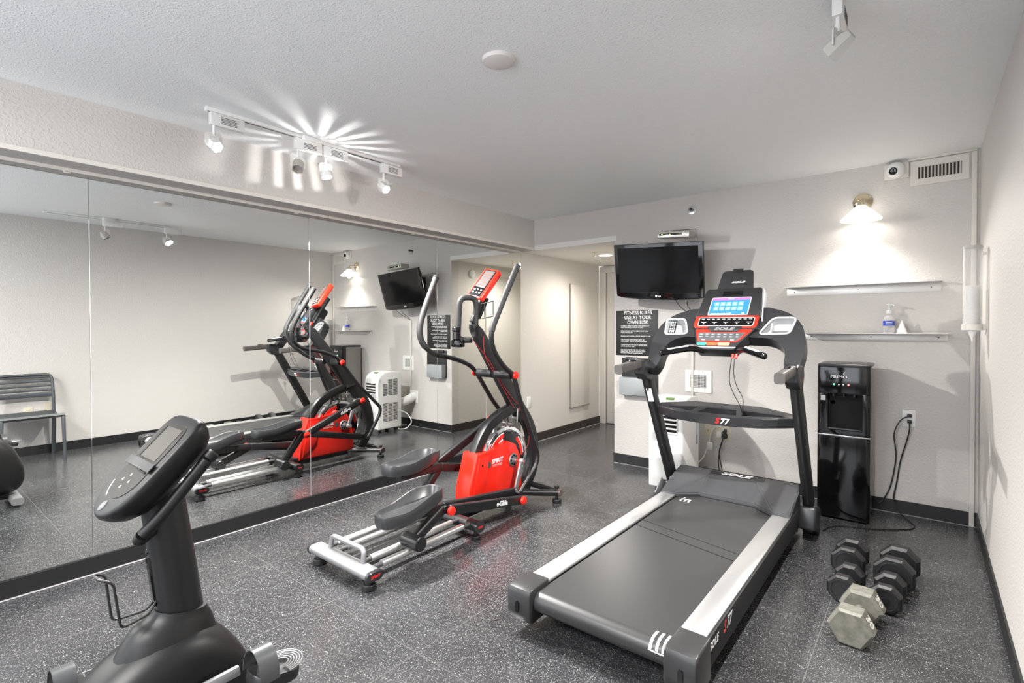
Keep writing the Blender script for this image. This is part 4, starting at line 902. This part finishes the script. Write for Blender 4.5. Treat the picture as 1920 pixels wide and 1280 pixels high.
# brake above the wheel
b = BM()
for s in (-1, 1): beam(b, (XE+s*.022, 2.90, .66), (XE+s*.022, 2.915, .575), .008, .035, .002, up=(0, 1, 0)); cyl(b, (XE+s*.012, 2.905, .60), (XE+s*.045, 2.905, .60), .012, 14)
cyl(b, (XE+.03, 2.985, .70), (XE+.03, 2.975, .60), .006, 8); beam(b, (XE-.03, 2.97, .63), (XE+.03, 2.97, .63), .02, .02, .003)
obj('brake_caliper', b, mat('brake_metal', (.35, .34, .32), .3, .9), t)
# red cover
cov = [(2.420, .090), (2.428, .235), (2.505, .462), (2.640, .445), (2.740, .468), (2.830, .490), (2.915, .455), (2.965, .370), (2.990, .120), (2.97, .090)]
rc = obj('chain_cover', prism(BM(), cov, XE-.068, XE+.068, 'x', bev=.012, seg=3), M_red, t)
b = BM(); 
for s in (-1, 1):
    prism(b, [(2.440, .110), (2.47, .245), (2.515, .430), (2.610, .430), (2.585, .235), (2.560, .205)], XE+s*.066, XE+s*.0755, 'x', bev=.003)
obj('cover_ridge', b, M_red, rc)
for s in (-1, 1):
    Mx = frame((XE+s*.0762, 2.700, .408), (0, s, 0), (0, 0, 1))
    text('cover_lettering', 'SPIRIT', .040, M_whitel, rc, frame((XE+s*.0688, 2.705, .378), (0, s, 0), (0, .0, 1)), .0006, shear=.1, sx=1.1, bold=.0012)
    text('cover_lettering', 'FITNESS', .022, mat('pale_lettering', (.8, .55, .5), .5), rc, frame((XE+s*.0688, 2.705, .348), (0, s, 0), (0, 0, 1)), .0006, sx=1.3)
    b = BM(); lathe(b, [(0, 0), (.021, 0), (.021, .0012), (0, .0012)], (XE+s*.0682, 2.617 if s > 0 else 2.795, .365), (s, 0, 0), 20); obj('cover_emblem', b, M_gry, rc)
    b = BM(); cyl(b, (XE+s*.0755, 2.545, .375), (XE+s*.0768, 2.545, .375), .008, 12); obj('cover_hole', b, M_gloss, rc)
# crank hubs, chainrings and crank arms
CK = Vector((XE, 2.875, .350))
b = BM(); cyl(b, CK+Vector((-.185, 0, 0)), CK+Vector((.185, 0, 0)), .012, 16); obj('crank_axle', b, M_chr, t)
ends = {1: Vector((0, 2.800, .155)), -1: Vector((0, 2.950, .580))}
for s in (1, -1):
    b = BM(); lathe(b, [(0, .070), (.046, .070), (.048, .074), (.044, .080), (.020, .082), (.018, .100), (.010, .102), (0, .102)], CK, (s, 0, 0), 30); hb_ = obj('crank_hub', b, M_brk, t)
    b = BM()
    for i in range(8): a = i*PI/4; cyl(b, CK+Vector((s*.078, .032*math.cos(a), .032*math.sin(a))), CK+Vector((s*.0815, .032*math.cos(a), .032*math.sin(a))), .008, 10)
    obj('hub_hole', b, M_gloss, hb_)
    e_ = ends[s]; p0 = CK+Vector((s*.150, 0, 0)); p1 = Vector((XE+s*.150, e_.y, e_.z))
    b = BM(); beam(b, p0, p1, .016, .036, .006, up=(0, 1, .3)); cyl(b, p0-Vector((s*.012, 0, 0)), p0+Vector((s*.016, 0, 0)), .022, 20, .003); cyl(b, p1-Vector((s*.012, 0, 0)), p1+Vector((s*.014, 0, 0)), .020, 20, .003); obj('crank_arm', b, M_silp, t)
    b = BM(); cyl(b, p0+Vector((-s*.08, 0, 0)), p0+Vector((-s*.012, 0, 0)), .0105, 12); obj('axle_sleeve', b, M_red, t)
# swing arms, linkages, pedals: s=1 right (camera side), -1 left
PV = Vector((0, 2.755, .975))
geo = {1: dict(up=[(.190, 2.735, .975), (.205, 2.60, 1.055), (.225, 2.485, 1.165), (.238, 2.455, 1.275), (.245, 2.525, 1.42), (.250, 2.700, 1.705)],
               lo=[(.190, 2.735, .975), (.192, 2.820, .755), (.195, 2.925, .545), (.197, 3.005, .385), (.197, 2.985, .310), (.192, 2.790, .150)],
               knobF=(.215, 2.780, .115), knobR=(.225, 2.085, .240), roll=(.205, 1.835, .135), ped=(.195, 1.826, .308), tilt=2),
       -1: dict(up=[(.190, 2.775, .970), (.195, 2.700, 1.030), (.200, 2.560, 1.080), (.205, 2.365, 1.125), (.222, 2.275, 1.215), (.240, 2.290, 1.350), (.272, 2.450, 1.640)],
                lo=[(.190, 2.775, .970), (.192, 2.955, .745), (.195, 3.120, .585), (.197, 3.215, .490), (.197, 3.205, .425), (.192, 3.060, .205)],
                knobF=(.215, 2.975, .590), knobR=(.225, 2.390, .355), roll=(.205, 2.185, .130), ped=(.185, 2.155, .418), tilt=-3)}
for s, g in geo.items():
    V3 = lambda q: Vector((XE+s*q[0], q[1], q[2]))
    up_ = spline([V3(q) for q in g['up']], 7)
    b = BM(); tube(b, up_, .0165, 14); hdl = obj('swing_handle', b, M_blk, t)
    k0 = int(len(up_)*.60); b = BM(); tube(b, up_[k0:], .0205, 16); dd = (up_[-1]-up_[-2]).normalized(); cyl(b, up_[-1]-dd*.002, up_[-1]+dd*.012, .023, 16, .004); obj('foam_grip', b, M_foam, hdl)
    b = BM(); tube(b, fillet([V3(q) for q in g['lo']], .05, 5), .0165, 14); obj('swing_arm', b, M_blk, t)
    pv = V3(g['up'][0]); b = BM(); cyl(b, (XE+s*.03, pv.y, pv.z), (XE+s*.175, pv.y, pv.z), .030, 20, .004); obj('pivot_sleeve', b, M_blk, t)
    b = BM(); lathe(b, [(0, .010), (.024, .010), (.027, .018), (.022, .030), (.010, .036), (0, .037)], pv, (s, 0, 0), 24); obj('pivot_cap', b, M_red, t)
    kf, kr = V3(g['knobF']), V3(g['knobR'])
    b = BM(); beam(b, kr, kf, .034, .062, .010, up=(0, 0, 1), seg=3); lk = obj('link_arm', b, M_blk, t)
    for p_ in (kf, kr):
        b = BM(); lathe(b, [(0, .014), (.026, .014), (.029, .022), (.024, .034), (.010, .040), (0, .041)], p_, (s, 0, 0), 24); obj('link_cap', b, M_red, lk)
        b = BM(); cyl(b, p_-Vector((s*.065, 0, 0)), p_-Vector((s*.015, 0, 0)), .022, 16); obj('link_joint', b, M_blkm, lk)
    mid = kr.lerp(kf, .68); ax_ = (kf-kr).normalized()*s
    text('link_lettering', 'e-Glide', .044, M_whitel, lk, frame(mid+Vector((s*.0175, 0, 0)), ax_, (0, 0, 1)), .0006, bold=.0020, sx=.85)
    # inner connecting bar from pedal joint to the bottom of the swing arm
    A = kr+Vector((-s*.055, .0, .005)); B = V3(g['lo'][-1])+Vector((-s*.035, -.015, .01)); b = BM(); beam(b, A, B, .036, .058, .009, seg=3); cyl(b, B-Vector((s*.02, 0, 0)), B+Vector((s*.055, 0, 0)), .012, 12); obj('connecting_bar', b, M_blk, t)
    # roller arm
    ro = V3(g['roll']); jt = kr+Vector((-s*.045, -.01, 0))
    b = BM(); sweep(b, [ro+Vector((-s*.005, 0, 0)), jt], rrect(.050, .062, .018, 3), up=(0, -.5, 1)); obj('roller_arm', b, M_blk, t)
    b = BM(); cyl(b, ro-Vector((.066, 0, 0)), ro+Vector((.066, 0, 0)), .040, 28, .004); rr_ = obj('roller_cover', b, M_blk, t)
    b = BM(); obj('roller_cap', lathe(b, [(0, .0655), (.035, .0655), (.036, .069), (0, .070)], ro, (1, 0, 0), 28), M_blkm, rr_); obj('roller_cap', lathe(BM(), [(0, .0655), (.035, .0655), (.036, .069), (0, .070)], ro, (-1, 0, 0), 28), M_blkm, rr_)
    b = BM(); tube(b, spline([jt+Vector((s*.01, -.01, -.02)), jt+Vector((s*.01, -.06, -.06)), jt.lerp(ro, .75)+Vector((s*.01, .03, -.02))], 6), .003, 6); obj('control_wire', b, M_wcord, t)
    # pedal
    pc = V3(g['ped']); Mp = Matrix.Translation(pc) @ Matrix.Rotation(math.radians(g['tilt']), 4, 'X')
    b = BM(); N_ = 56; rings = []
    sst = lambda a_, b_, v_: (lambda q: q*q*(3-2*q))(min(1, max(0, (v_-a_)/(b_-a_))))
    def plan(i, k=0.0):
        a_ = 2*PI*i/N_; e_ = 2/3.0; cx_, sy_ = math.cos(a_), math.sin(a_)
        x_ = math.copysign(abs(cx_)**e_, cx_)*(.088-k)*(1-.10*max(0, sy_)**2); y_ = math.copysign(abs(sy_)**e_, sy_)*(.212-k)
        return x_, y_
    rimz = lambda y_: .032+.046*sst(-.10, .13, y_)
    flz = lambda y_: .006+.012*sst(.05, .20, y_)
    baz = lambda y_: -.034+.044*sst(-.08, .18, y_)
    for k_, zf_ in ((.030, baz), (.004, baz), (.000, lambda y_: baz(y_)+.012), (.000, lambda y_: rimz(y_)-.005), (.0025, rimz), (.008, rimz), (.011, lambda y_: rimz(y_)-.004), (.022, lambda y_: flz(y_)+.006), (.032, flz), (.060, flz)):
        rings.append([b.verts.new(Mp @ Vector((*plan(i, k_), zf_(plan(i, k_)[1])))) for i in range(N_)])
    for A_, B_ in zip(rings, rings[1:]):
        for i in range(N_): b.faces.new((A_[i], A_[(i+1) % N_], B_[(i+1) % N_], B_[i]))
    b.faces.new(rings[0]); b.faces.new(rings[-1][::-1])
    pd = obj('foot_pedal', b, mat('pedal_grey', (.034, .035, .037), .30), t, angle=60)
    b = BM()
    for i in range(13): box(b, -.046, .046, -.145+i*.018, -.1425+i*.018, .003, .0078, .0006, 1, M=Mp @ Matrix.Translation((0, 0, 0)))
    obj('pedal_tread', b, M_gry, pd)
    b = BM(); beam(b, pc+Vector((-s*.03, -.13, -.042)), Vector((kr.x-s*.055, kr.y-.005, kr.z+.012)), .050, .050, .008); obj('pedal_support', b, M_blkm, t)
# console and fixed handlebar
EC = Vector((XE-.022, 2.660, 1.608)); TX = Vector((1, .05, -.22)); TY = Vector((0, .164, .215))
Me = frame(EC, TX, TY)
ct = obj('console_case', box(BM(), -.066, .066, -.132, .136, -.052, 0, .016, 4, M=Me), M_red, t)
obj('console_face', box(BM(), -.050, .050, -.116, .120, -.002, .0015, .0008, 1, M=Me), M_gloss, ct)
b = BM(); box(b, -.042, .042, -.040, .112, .0012, .0025, .0008, 1, M=Me); obj('console_display', b, mat('lcd_grey', (.06, .06, .06), .2), ct)
b = BM()
for (u, v) in ((-.028, -.062), (0, -.062), (.028, -.062), (-.028, -.088), (0, -.088), (.028, -.088)): prism(b, circ(.008, 12, .006), .001, .004, 'z', M=Me @ Matrix.Translation((u, v, 0)))
obj('console_button', b, mat('button_white', (.6, .6, .6), .4), ct)
b = BM()
for j in range(5): box(b, -.036, .034, -.026+j*.027, -.016+j*.027, .0024, .0030, M=Me)
obj('display_strip', b, mat('lcd_strip', (.10, .05, .04), .7, spec=.1), ct)
b = BM(); beam(b, (XE, 2.53, 1.33), (XE, 2.655, 1.55), .030, .045, .006, up=(0, -1, .5)); beam(b, (XE, 2.58, 1.36), (XE, 2.67, 1.50), .045, .020, .004, up=(0, -1, .5)); obj('console_neck', b, M_blkm, t)
for s in (-1, 1):
    pass
hbp = fillet([(XE-.005, 2.520, 1.335), (XE-.01, 2.545, 1.515), (XE-.035, 2.435, 1.515), (XE-.040, 2.425, 1.24), (XE-.01, 2.51, 1.215)], .05, 7)
hbp = fillet([Vector((XE+.01, 2.545, 1.235)), Vector((XE+.01, 2.560, 1.500)), Vector((XE-.03, 2.440, 1.500)), Vector((XE-.04, 2.430, 1.215)), Vector((XE, 2.520, 1.215))], .055, 7)
b = BM(); tube(b, hbp, .0195, 16); obj('fixed_handlebar', b, M_foam, t)
b = BM(); c = Vector((XE-.035, 2.415, 1.255)); cyl(b, c+Vector((0, 0, -.035)), c+Vector((0, 0, .02)), .026, 18, .004); cyl(b, c+Vector((0, 0, .022)), c+Vector((0, 0, .045)), .029, 18, .003); box(b, c.x-.035, c.x+.045, c.y-.02, c.y+.035, c.z-.085, c.z-.035, .008); cyl(b, c+Vector((.04, 0, -.06)), c+Vector((.055, 0, -.06)), .014, 14); obj('resistance_clamp', b, M_gloss, t)
b = BM(); bc = Vector((XE+.075, 2.60, 1.36))
for z in (.0, .10): tube(b, fillet([bc+Vector((-.05, 0, z)), bc+Vector((.0, -.04, z)), bc+Vector((.06, .0, z+.015)), bc+Vector((.0, .04, z+.015)), bc+Vector((-.05, .01, z))], .025, 4), .003, 6)
tube(b, fillet([bc+Vector((.058, -.01, .112)), bc+Vector((.058, -.01, .02))], .01), .003, 6); tube(b, fillet([bc+Vector((.0, -.03, .10)), bc+Vector((.0, -.03, .0))], .01), .003, 6)
obj('bottle_cage', b, M_cord, t)
b = BM(); tube(b, spline([(XE+.032, 2.50, 1.22), (XE+.036, 2.56, 1.16), (XE+.034, 2.66, 1.07), (XE+.034, 2.80, .90), (XE+.034, 2.93, .77), (XE+.034, 3.00, .72), (XE+.034, 2.98, .66)], 8), .0022, 6); tube(b, spline([(XE+.036, 2.60, 1.24), (XE+.045, 2.61, 1.10), (XE+.036, 2.74, .95), (XE+.036, 2.86, .80), (XE+.04, 2.93, .71)], 8), .0022, 6)
tube(b, spline([(XE+.04, 3.03, .66), (XE+.05, 3.09, .56), (XE+.05, 3.09, .44), (XE+.04, 3.05, .36)], 8), .0025, 6); obj('brake_cable', b, mat('red_cable', (.35, .02, .02), .45), t)

# ------------------------------------------------------------ exercise bike
XB = -1.55
t = thing('exercise_bike', 'black exercise bike with tilted console in the left foreground', 'exercise bike', (XB, .45, 0))
prof = [(.30, .10), (.23, .20), (.235, .32), (.285, .42), (.37, .485), (.47, .520), (.56, .505), (.635, .43), (.680, .335), (.705, .24), (.70, .15), (.64, .085), (.45, .06)]
P = [(p.x, p.y) for p in spline([Vector((y, z, 0)) for y, z in prof], 5, closed=True)]
cyx, cyz = .47, .29; b = BM(); rows = []
for dx, k in ((-.115, .55), (-.108, .74), (-.095, .86), (-.070, .95), (-.035, .99), (0, 1.0), (.035, .99), (.070, .95), (.095, .86), (.108, .74), (.115, .55)):
    rows.append([b.verts.new((XB+dx, cyx+(y-cyx)*k, cyz+(z-cyz)*k)) for y, z in P])
for A_, B_ in zip(rows, rows[1:]):
    for i in range(len(P)): b.faces.new((A_[i], A_[(i+1) % len(P)], B_[(i+1) % len(P)], B_[i]))
b.faces.new(rows[0]); b.faces.new(rows[-1][::-1])
bd = obj('body_shroud', b, mat('satin_black', (.0050, .0050, .0055), .45, spec=.35), t, angle=60)
b = BM(); sweep(b, spline([(XB, .485, .42), (XB, .492, .485), (XB, .503, .525), (XB, .510, .560)], 4), circ(1, 28), up=(0, 1, 0), scales=[(.100-.0036*i*1.2, .150-.0065*i*1.2) if i < 12 else (.050, .062) for i in range(13)])
obj('collar', b, MATS['satin_black'], t, angle=60)
b = BM(); sweep(b, [(XB, .512, .52), (XB, .490, .70), (XB, .466, .885)], circ(1, 28), up=(0, 1, 0), scales=[(.043, .054), (.042, .052), (.040, .050)]); st = obj('console_post', b, M_blk, t)
# console
BC = Vector((XB-.005, .435, .955)); Mb = frame(BC, (1, 0.0, 0), (0, .7, .715))
outl = [(-.092, .135), (-.060, .150), (.060, .150), (.092, .135), (.104, .09), (.104, -.02), (.094, -.085), (.060, -.132), (0, -.150), (-.060, -.132), (-.094, -.085), (-.104, -.02), (-.104, .09)]
O = [(p.x, p.y) for p in spline([Vector((x, y, 0)) for x, y in outl], 4, closed=True)]
b = BM(); rows = []
for z, k in ((-.070, .55), (-.066, .72), (-.050, .86), (-.030, .96), (-.010, 1.0), (.0, .985), (.005, .95), (.006, .92)): rows.append([b.verts.new(Mb @ Vector((x*k, y*(k if z > -.04 else k*1.02), z))) for x, y in O])
for A_, B_ in zip(rows, rows[1:]):
    for i in range(len(O)): b.faces.new((A_[i], A_[(i+1) % len(O)], B_[(i+1) % len(O)], B_[i]))
b.faces.new(rows[0]); b.faces.new(rows[-1][::-1])
cs = obj('console', b, MATS['satin_black'], t, angle=50)
fp = [(-.066, .118), (.066, .118), (.076, .07), (.074, -.06), (.045, -.092), (0, -.102), (-.045, -.092), (-.074, -.06), (-.076, .07)]
F2 = [(p.x, p.y) for p in fillet([Vector((x, y, 0)) for x, y in fp], .025, 4, closed=True)]
obj('console_face', prism(BM(), F2, .004, .0075, 'z', bev=.001, M=Mb), mat('face_brown', (.020, .018, .016), .55, spec=.25), cs)
obj('console_display', prism(BM(), rp([(-.052, .105), (.052, .105), (.056, .012), (-.056, .012)], .004), .0070, .0084, 'z', M=Mb), mat('display_taupe', (.042, .038, .033), .5, spec=.25), cs)
b = BM(); box(b, -.056, -.051, .012, .105, .0078, .0092, M=Mb); obj('display_edge', b, M_gloss, cs)
b = BM(); sweep(b, [Mb @ Vector((x, -.006+.0*x, .012+.010*(1-(x/.09)**2))) for x in [-.088+.176*i/12 for i in range(13)]], [(-.011, -.002), (.011, -.002), (.011, .002), (-.011, .002)], up=Mb.to_3x3() @ Vector((0, 0, 1))); obj('reading_ledge', b, M_blkm, cs)
obj('ledge_slot', box(BM(), .020, .064, -.022, -.010, .007, .010, M=Mb), M_gloss, cs)
b = BM()
for (u, v) in ((-.022, -.052), (.020, -.052), (.0, -.036), (.0, -.070)): prism(b, [(-.005, -.003), (.005, -.003), (0, .005)], .0074, .0084, 'z', M=Mb @ Matrix.Translation((u, v, 0)))
obj('console_button', b, mat('button_pale', (.45, .45, .42), .4), cs)
b = BM(); sweep(b, [Mb @ Vector((.070*math.cos(a), -.030+.078*math.sin(a), .0068)) for a in [math.radians(205+3*i) for i in range(14)]], circ(.0022, 6)); obj('silver_accent', b, M_lgry, cs)
b = BM(); lathe(b, [(0, 0), (.014, 0), (.013, .002), (0, .0025)], Mb @ Vector((0, -.122, .0055)), Mb.to_3x3() @ Vector((0, 0, 1)), 24); bb_ = obj('console_badge', b, M_gry, cs)
text('badge_lettering', 'S', .016, M_lgry, bb_, Mb @ Matrix.Translation((0, -.122, .0082)), .0003, bold=.0004)
# bar behind the console
pb = [Vector((XB+.072, .405, .800)), Vector((XB+.085, .440, .838)), Vector((XB+.092, .542, .958))]
b = BM(); tube(b, fillet(pb, .03), .0150, 16); cyl(b, pb[2], pb[2]+Vector((0.002, .018, .020)), .0175, 16, .006); tube(b, fillet([(XB+.072, .405, .800), (XB+.06, .40, .785), (XB+.01, .45, .79)], .02), .0150, 16)

obj('console_handlebar', b, MATS['satin_black'], t)
# bottle cage on the rider's side of the post
b = BM(); y0 = .452
pth = [(XB-.005, .447, .600), (XB-.012, .43, .575), (XB-.028, .362, .572), (XB-.030, .350, .690), (XB-.030, .330, .700), (XB-.006, .322, .706), (XB+.020, .330, .700), (XB+.030, .352, .690), (XB+.030, .366, .572), (XB+.014, .43, .575), (XB+.008, .447, .600)]
pth = [Vector((x, y+.004, z)) for x, y, z in pth]
tube(b, fillet(pth, .014, 4), .0030, 8); obj('bottle_cage', b, M_cord, t)
b = BM(); beam(b, (XB-.002, .437, .715), (XB-.002, .452, .585), .020, .010, .002, up=(0, -1, 0)); cyl(b, (XB-.002, .432, .730), (XB-.002, .442, .729), .007, 10, .001); obj('cage_bracket', b, M_gloss, t)
# cranks and pedals
for s, cy, cz in ((1, .615, .405), (-1, .305, .325)):
    b = BM(); beam(b, (XB+s*.125, .470, .385), (XB+s*.150, cy-.02, cz), .014, .026, .004); cyl(b, (XB+s*.10, .470, .385), (XB+s*.135, .470, .385), .020, 16, .003); obj('crank_arm', b, M_silp, t)
    px = XB+s*.228
    b = BM(); pts = rrect(.090, .120, .030, 5); prism(b, pts, -.014, .014, 'z', bev=.005, M=Matrix.Translation((px, cy+.03, cz)) @ Matrix.Rotation(math.radians(-12 if s > 0 else 8), 4, 'X')); pdl = obj('foot_pedal', b, M_blkm, t)
    b = BM()
    for i in range(6): 
        r0 = .018+i*.0065; sweep(b, [Vector((px+r0*math.cos(a), cy+.050+r0*1.1*math.sin(a), cz+.016)) for a in [PI*j/12 for j in range(13)]], circ(.0016, 5))
    obj('pedal_ridge', b, M_silp, pdl)
    b = BM(); w_ = .052; arc = [Vector((px+(-.050)*math.cos(PI*i/14)*1, cy+.0, cz+.012+.068*math.sin(PI*i/14))) for i in range(15)]
    sweep(b, arc, [(-.024, -.0012), (.024, -.0012), (.024, .0012), (-.024, .0012)], up=(0, 0, 1) if False else (1, 0, 0)); obj('toe_strap', b, mat('strap_grey', (.06, .062, .065), .35), pdl)
# frame base and seat (behind the picture edge)
b = BM(); sweep(b, [(XB-.20, .645, .045), (XB+.20, .645, .045)], rrect(.07, .05, .02, 3), up=(0, 0, 1)); sweep(b, [(XB-.20, -.72, .045), (XB+.20, -.72, .045)], rrect(.07, .05, .02, 3), up=(0, 0, 1)); obj('stabilizer', b, M_silp, t)
b = BM(); sweep(b, [(XB, .62, .075), (XB, -.72, .075)], rrect(.09, .07, .015, 3), up=(0, 0, 1)); obj('base_beam', b, M_blk, t)
b = BM(); beam(b, (XB, -.35, .09), (XB, -.42, .36), .07, .09, .01, up=(0, 1, 0)); obj('seat_post', b, M_blk, t)
obj('seat', box(BM(), XB-.20, XB+.20, -.62, -.26, .36, .44, .03, 4), M_foam, t)
obj('backrest', box(BM(), XB-.20, XB+.20, -.70, -.63, .46, .86, .03, 4), M_foam, t)

# ------------------------------------------------------------ dumbbells
def dumbbell(name, label, n, r, th, gap, m, hm, ridge=True, num=None, hr=.017):
    """axis along local Y, resting on a flat"""
    ap = r*math.cos(PI/n)
    t = thing(name, label, 'dumbbell', (0, 0, 0), 'black rubber dumbbells' if num is None else None)
    L = gap/2+th
    b = BM(); cyl(b, (0, -gap/2-.01, ap), (0, gap/2+.01, ap), hr, 20); obj('handle', b, hm, t)
    for s in (-1, 1):
        b = BM(); c = .010; a0 = PI/n+PI/2
        lathe(b, [(0, 0), (r-.014, 0), (r-.002, c), (r, c+.004), (r, th-c), (r-.010, th), (0, th)], (0, s*gap/2, ap), (0, s, 0), n, a0=0)
        # rotate so that a flat faces down
        best = min(v.co.z for v in b.verts)
        ang = PI/n
        M_ = Matrix.Translation((0, 0, ap)) @ Matrix.Rotation(ang if (n % 4 == 0 or n == 6) else 0, 4, 'Y') @ Matrix.Translation((0, 0, -ap))
        zs = lambda: sorted(v.co.z for v in b.verts)[:2]
        # x axis of lathe is X for ax=Y; a vertex starts on X
        if n in (8, 12): bmesh.ops.transform(b, matrix=M_, verts=b.verts)
        elif n == 6: pass
        hd = obj('weight_head', b, m, t, angle=12)
        if num is None:
            b = BM(); lathe(b, [(r*.62, th-.001), (r*.64, th+.003), (r*.72, th+.003), (r*.74, th-.001)], (0, s*gap/2, ap), (0, s, 0), 28); lathe(b, [(0, th-.001), (.016, th-.001), (.015, th+.003), (0, th+.003)], (0, s*gap/2, ap), (0, s, 0), 20); obj('head_ring', b, M_blk, hd)
        else:
            # number on the upper right facet
            for f_ in (1,):
                a = math.radians(30); nrm = Vector((math.cos(a), 0, math.sin(a)))
                ctr = Vector((0, s*(gap/2+th/2), ap))+nrm*(ap+.0004)
                Mn = frame(ctr, (-math.sin(a), 0, math.cos(a)) if False else (math.sin(a), 0, -math.cos(a)), (0, 1, 0))
                text('weight_number', num, .052, mat('worn_silver', (.70, .69, .65), .45), hd, Mn, .0010, bold=.0010, sx=.95)
    return t
M_rub = mat('black_rubber', (.009, .009, .010), .42, bump=(120, .2, .0008))
def dmat():
    m = mat('worn_cast_iron', (.25, .25, .21), .5, .2, bump=(90, .25, .001)); n, l, b_ = nodes(m); g = n.new('ShaderNodeTexCoord'); z = n.new('ShaderNodeTexNoise'); z.inputs['Scale'].default_value = 35; z.inputs['Detail'].default_value = 5
    r = n.new('ShaderNodeValToRGB'); r.color_ramp.elements[0].color = (.13, .13, .105, 1); r.color_ramp.elements[1].color = (.21, .205, .175, 1); r.color_ramp.elements[0].position = .35; r.color_ramp.elements[1].position = .65
    l.new(g.outputs['Object'], z.inputs['Vector']); l.new(z.outputs['Fac'], r.inputs['Fac']); l.new(r.outputs['Color'], b_.inputs['Base Color']); return m
M_iron = dmat()
def place(d, x, y, a, label=None):
    d.location = (x, y, 0); d.rotation_euler = (0, 0, math.radians(a)); 
    if label: d['label'] = label
d1 = dumbbell('dumbbell', 'small black dumbbell just behind the grey one, front left of the pairs', 8, .068, .055, .098, M_rub, M_blk)
place(d1, -.291, 2.945, -5)
d2 = dumbbell('dumbbell', 'black dumbbell at the back left, beside the treadmill corner', 8, .081, .060, .088, M_rub, M_blk)
place(d2, -.304, 3.250, -2)
d3 = dup(d1); place(d3, -.129, 2.955, -4, 'small black dumbbell right of the grey one, its round end cap showing')
d4 = dumbbell('dumbbell', 'largest black dumbbell at the back right, nearest the right wall', 8, .090, .066, .112, M_rub, M_blk)
place(d4, -.104, 3.222, -5)
d5 = dumbbell('dumbbell', 'worn grey cast iron hexagonal dumbbell in front of the black ones', 6, .083, .085, .128, M_iron, M_iron, num='30', hr=.019)
place(d5, -.220, 2.620, -5)

# ------------------------------------------------------------ chair seen in the mirror
t = thing('side_chair', 'dark grey slatted plastic chair against the right wall, seen in the left mirror', 'chair', (0, .94, 0))
mch = mat('chair_grey', (.055, .060, .065), .4)
y0, y1, xf, xb_ = .715, 1.185, -.255, .195
b = BM(); sx_ = []
for i in range(9):
    f = i/8; x = xf+.0+(xb_-xf)*f; z = .445-.030*math.sin(PI*min(1, f*1.05))+(.012 if f < .1 else 0)
    sx_.append(Vector((x, (y0+y1)/2, z)))
sweep(b, sx_, rrect(y1-y0-.01, .020, .008, 2), up=(0, 0, 1)); obj('seat', b, mch, t)
for (x, y, bx, by) in ((xf+.015, y0+.015, 0, 0), (xf+.015, y1-.015, 0, 0)):
    b = BM(); sweep(b, [(x+.015, y, .440), (x, y, .40), (x-.012, y+(.008 if y > .9 else -.008), 0)], rrect(.034, .034, .012, 3), up=(1, 0, 0), scales=[1, .95, .70]); obj('leg', b, mch, t)
for y in (y0+.02, y1-.02):
    b = BM(); sweep(b, spline([(.235 if False else .200, y, 0), (.165, y, .24), (.150, y, .44)], 4), rrect(.034, .034, .012, 3), up=(1, 0, 0)); obj('leg', b, mch, t)
b = BM(); fr_p = spline([(.150, y0+.02, .44), (.165, y0+.02, .62), (.200, y0+.025, .78)], 5)
arcp = fillet([Vector((.150, y0+.02, .43)), Vector((.168, y0+.02, .64)), Vector((.205, y0+.028, .825)), Vector((.205, y1-.028, .825)), Vector((.168, y1-.02, .64)), Vector((.150, y1-.02, .43))], .055, 6)
sweep(b, arcp, rrect(.026, .032, .010, 3), up=(1, 0, 0)); obj('back_frame', b, mch, t)
for i in range(5):
    z = .622+i*.045; x = .168+(z-.62)*.18
    b = BM(); hh = .024 if i else .050; sweep(b, [(x+.0, y0+.025, z), (x+.012, (y0+y1)/2, z), (x, y1-.025, z)], rrect(hh, .012, .004, 2), up=(1, 0, 0)); obj('back_slat', b, mch, t)
for (y, z, lab) in ((.985, .435, 'ivory outlet low on the right wall behind the chair seat, seen in the mirror'), (1.145, .475, 'ivory outlet beside the chair back on the right wall, seen in the mirror')):
    t = thing('outlet_plate', lab, 'outlet', (W, y, z)); obj('cover_plate', box(BM(), W-.006, W, y-.036, y+.036, z-.058, z+.058, .0025), M_ivory, t)
    b = BM(); 
    for k in (-1, 1): box(b, W-.008, W-.0055, y-.016, y+.016, z+k*.022-.013, z+k*.022+.013, .002)
    obj('receptacle', b, M_ivory, t)
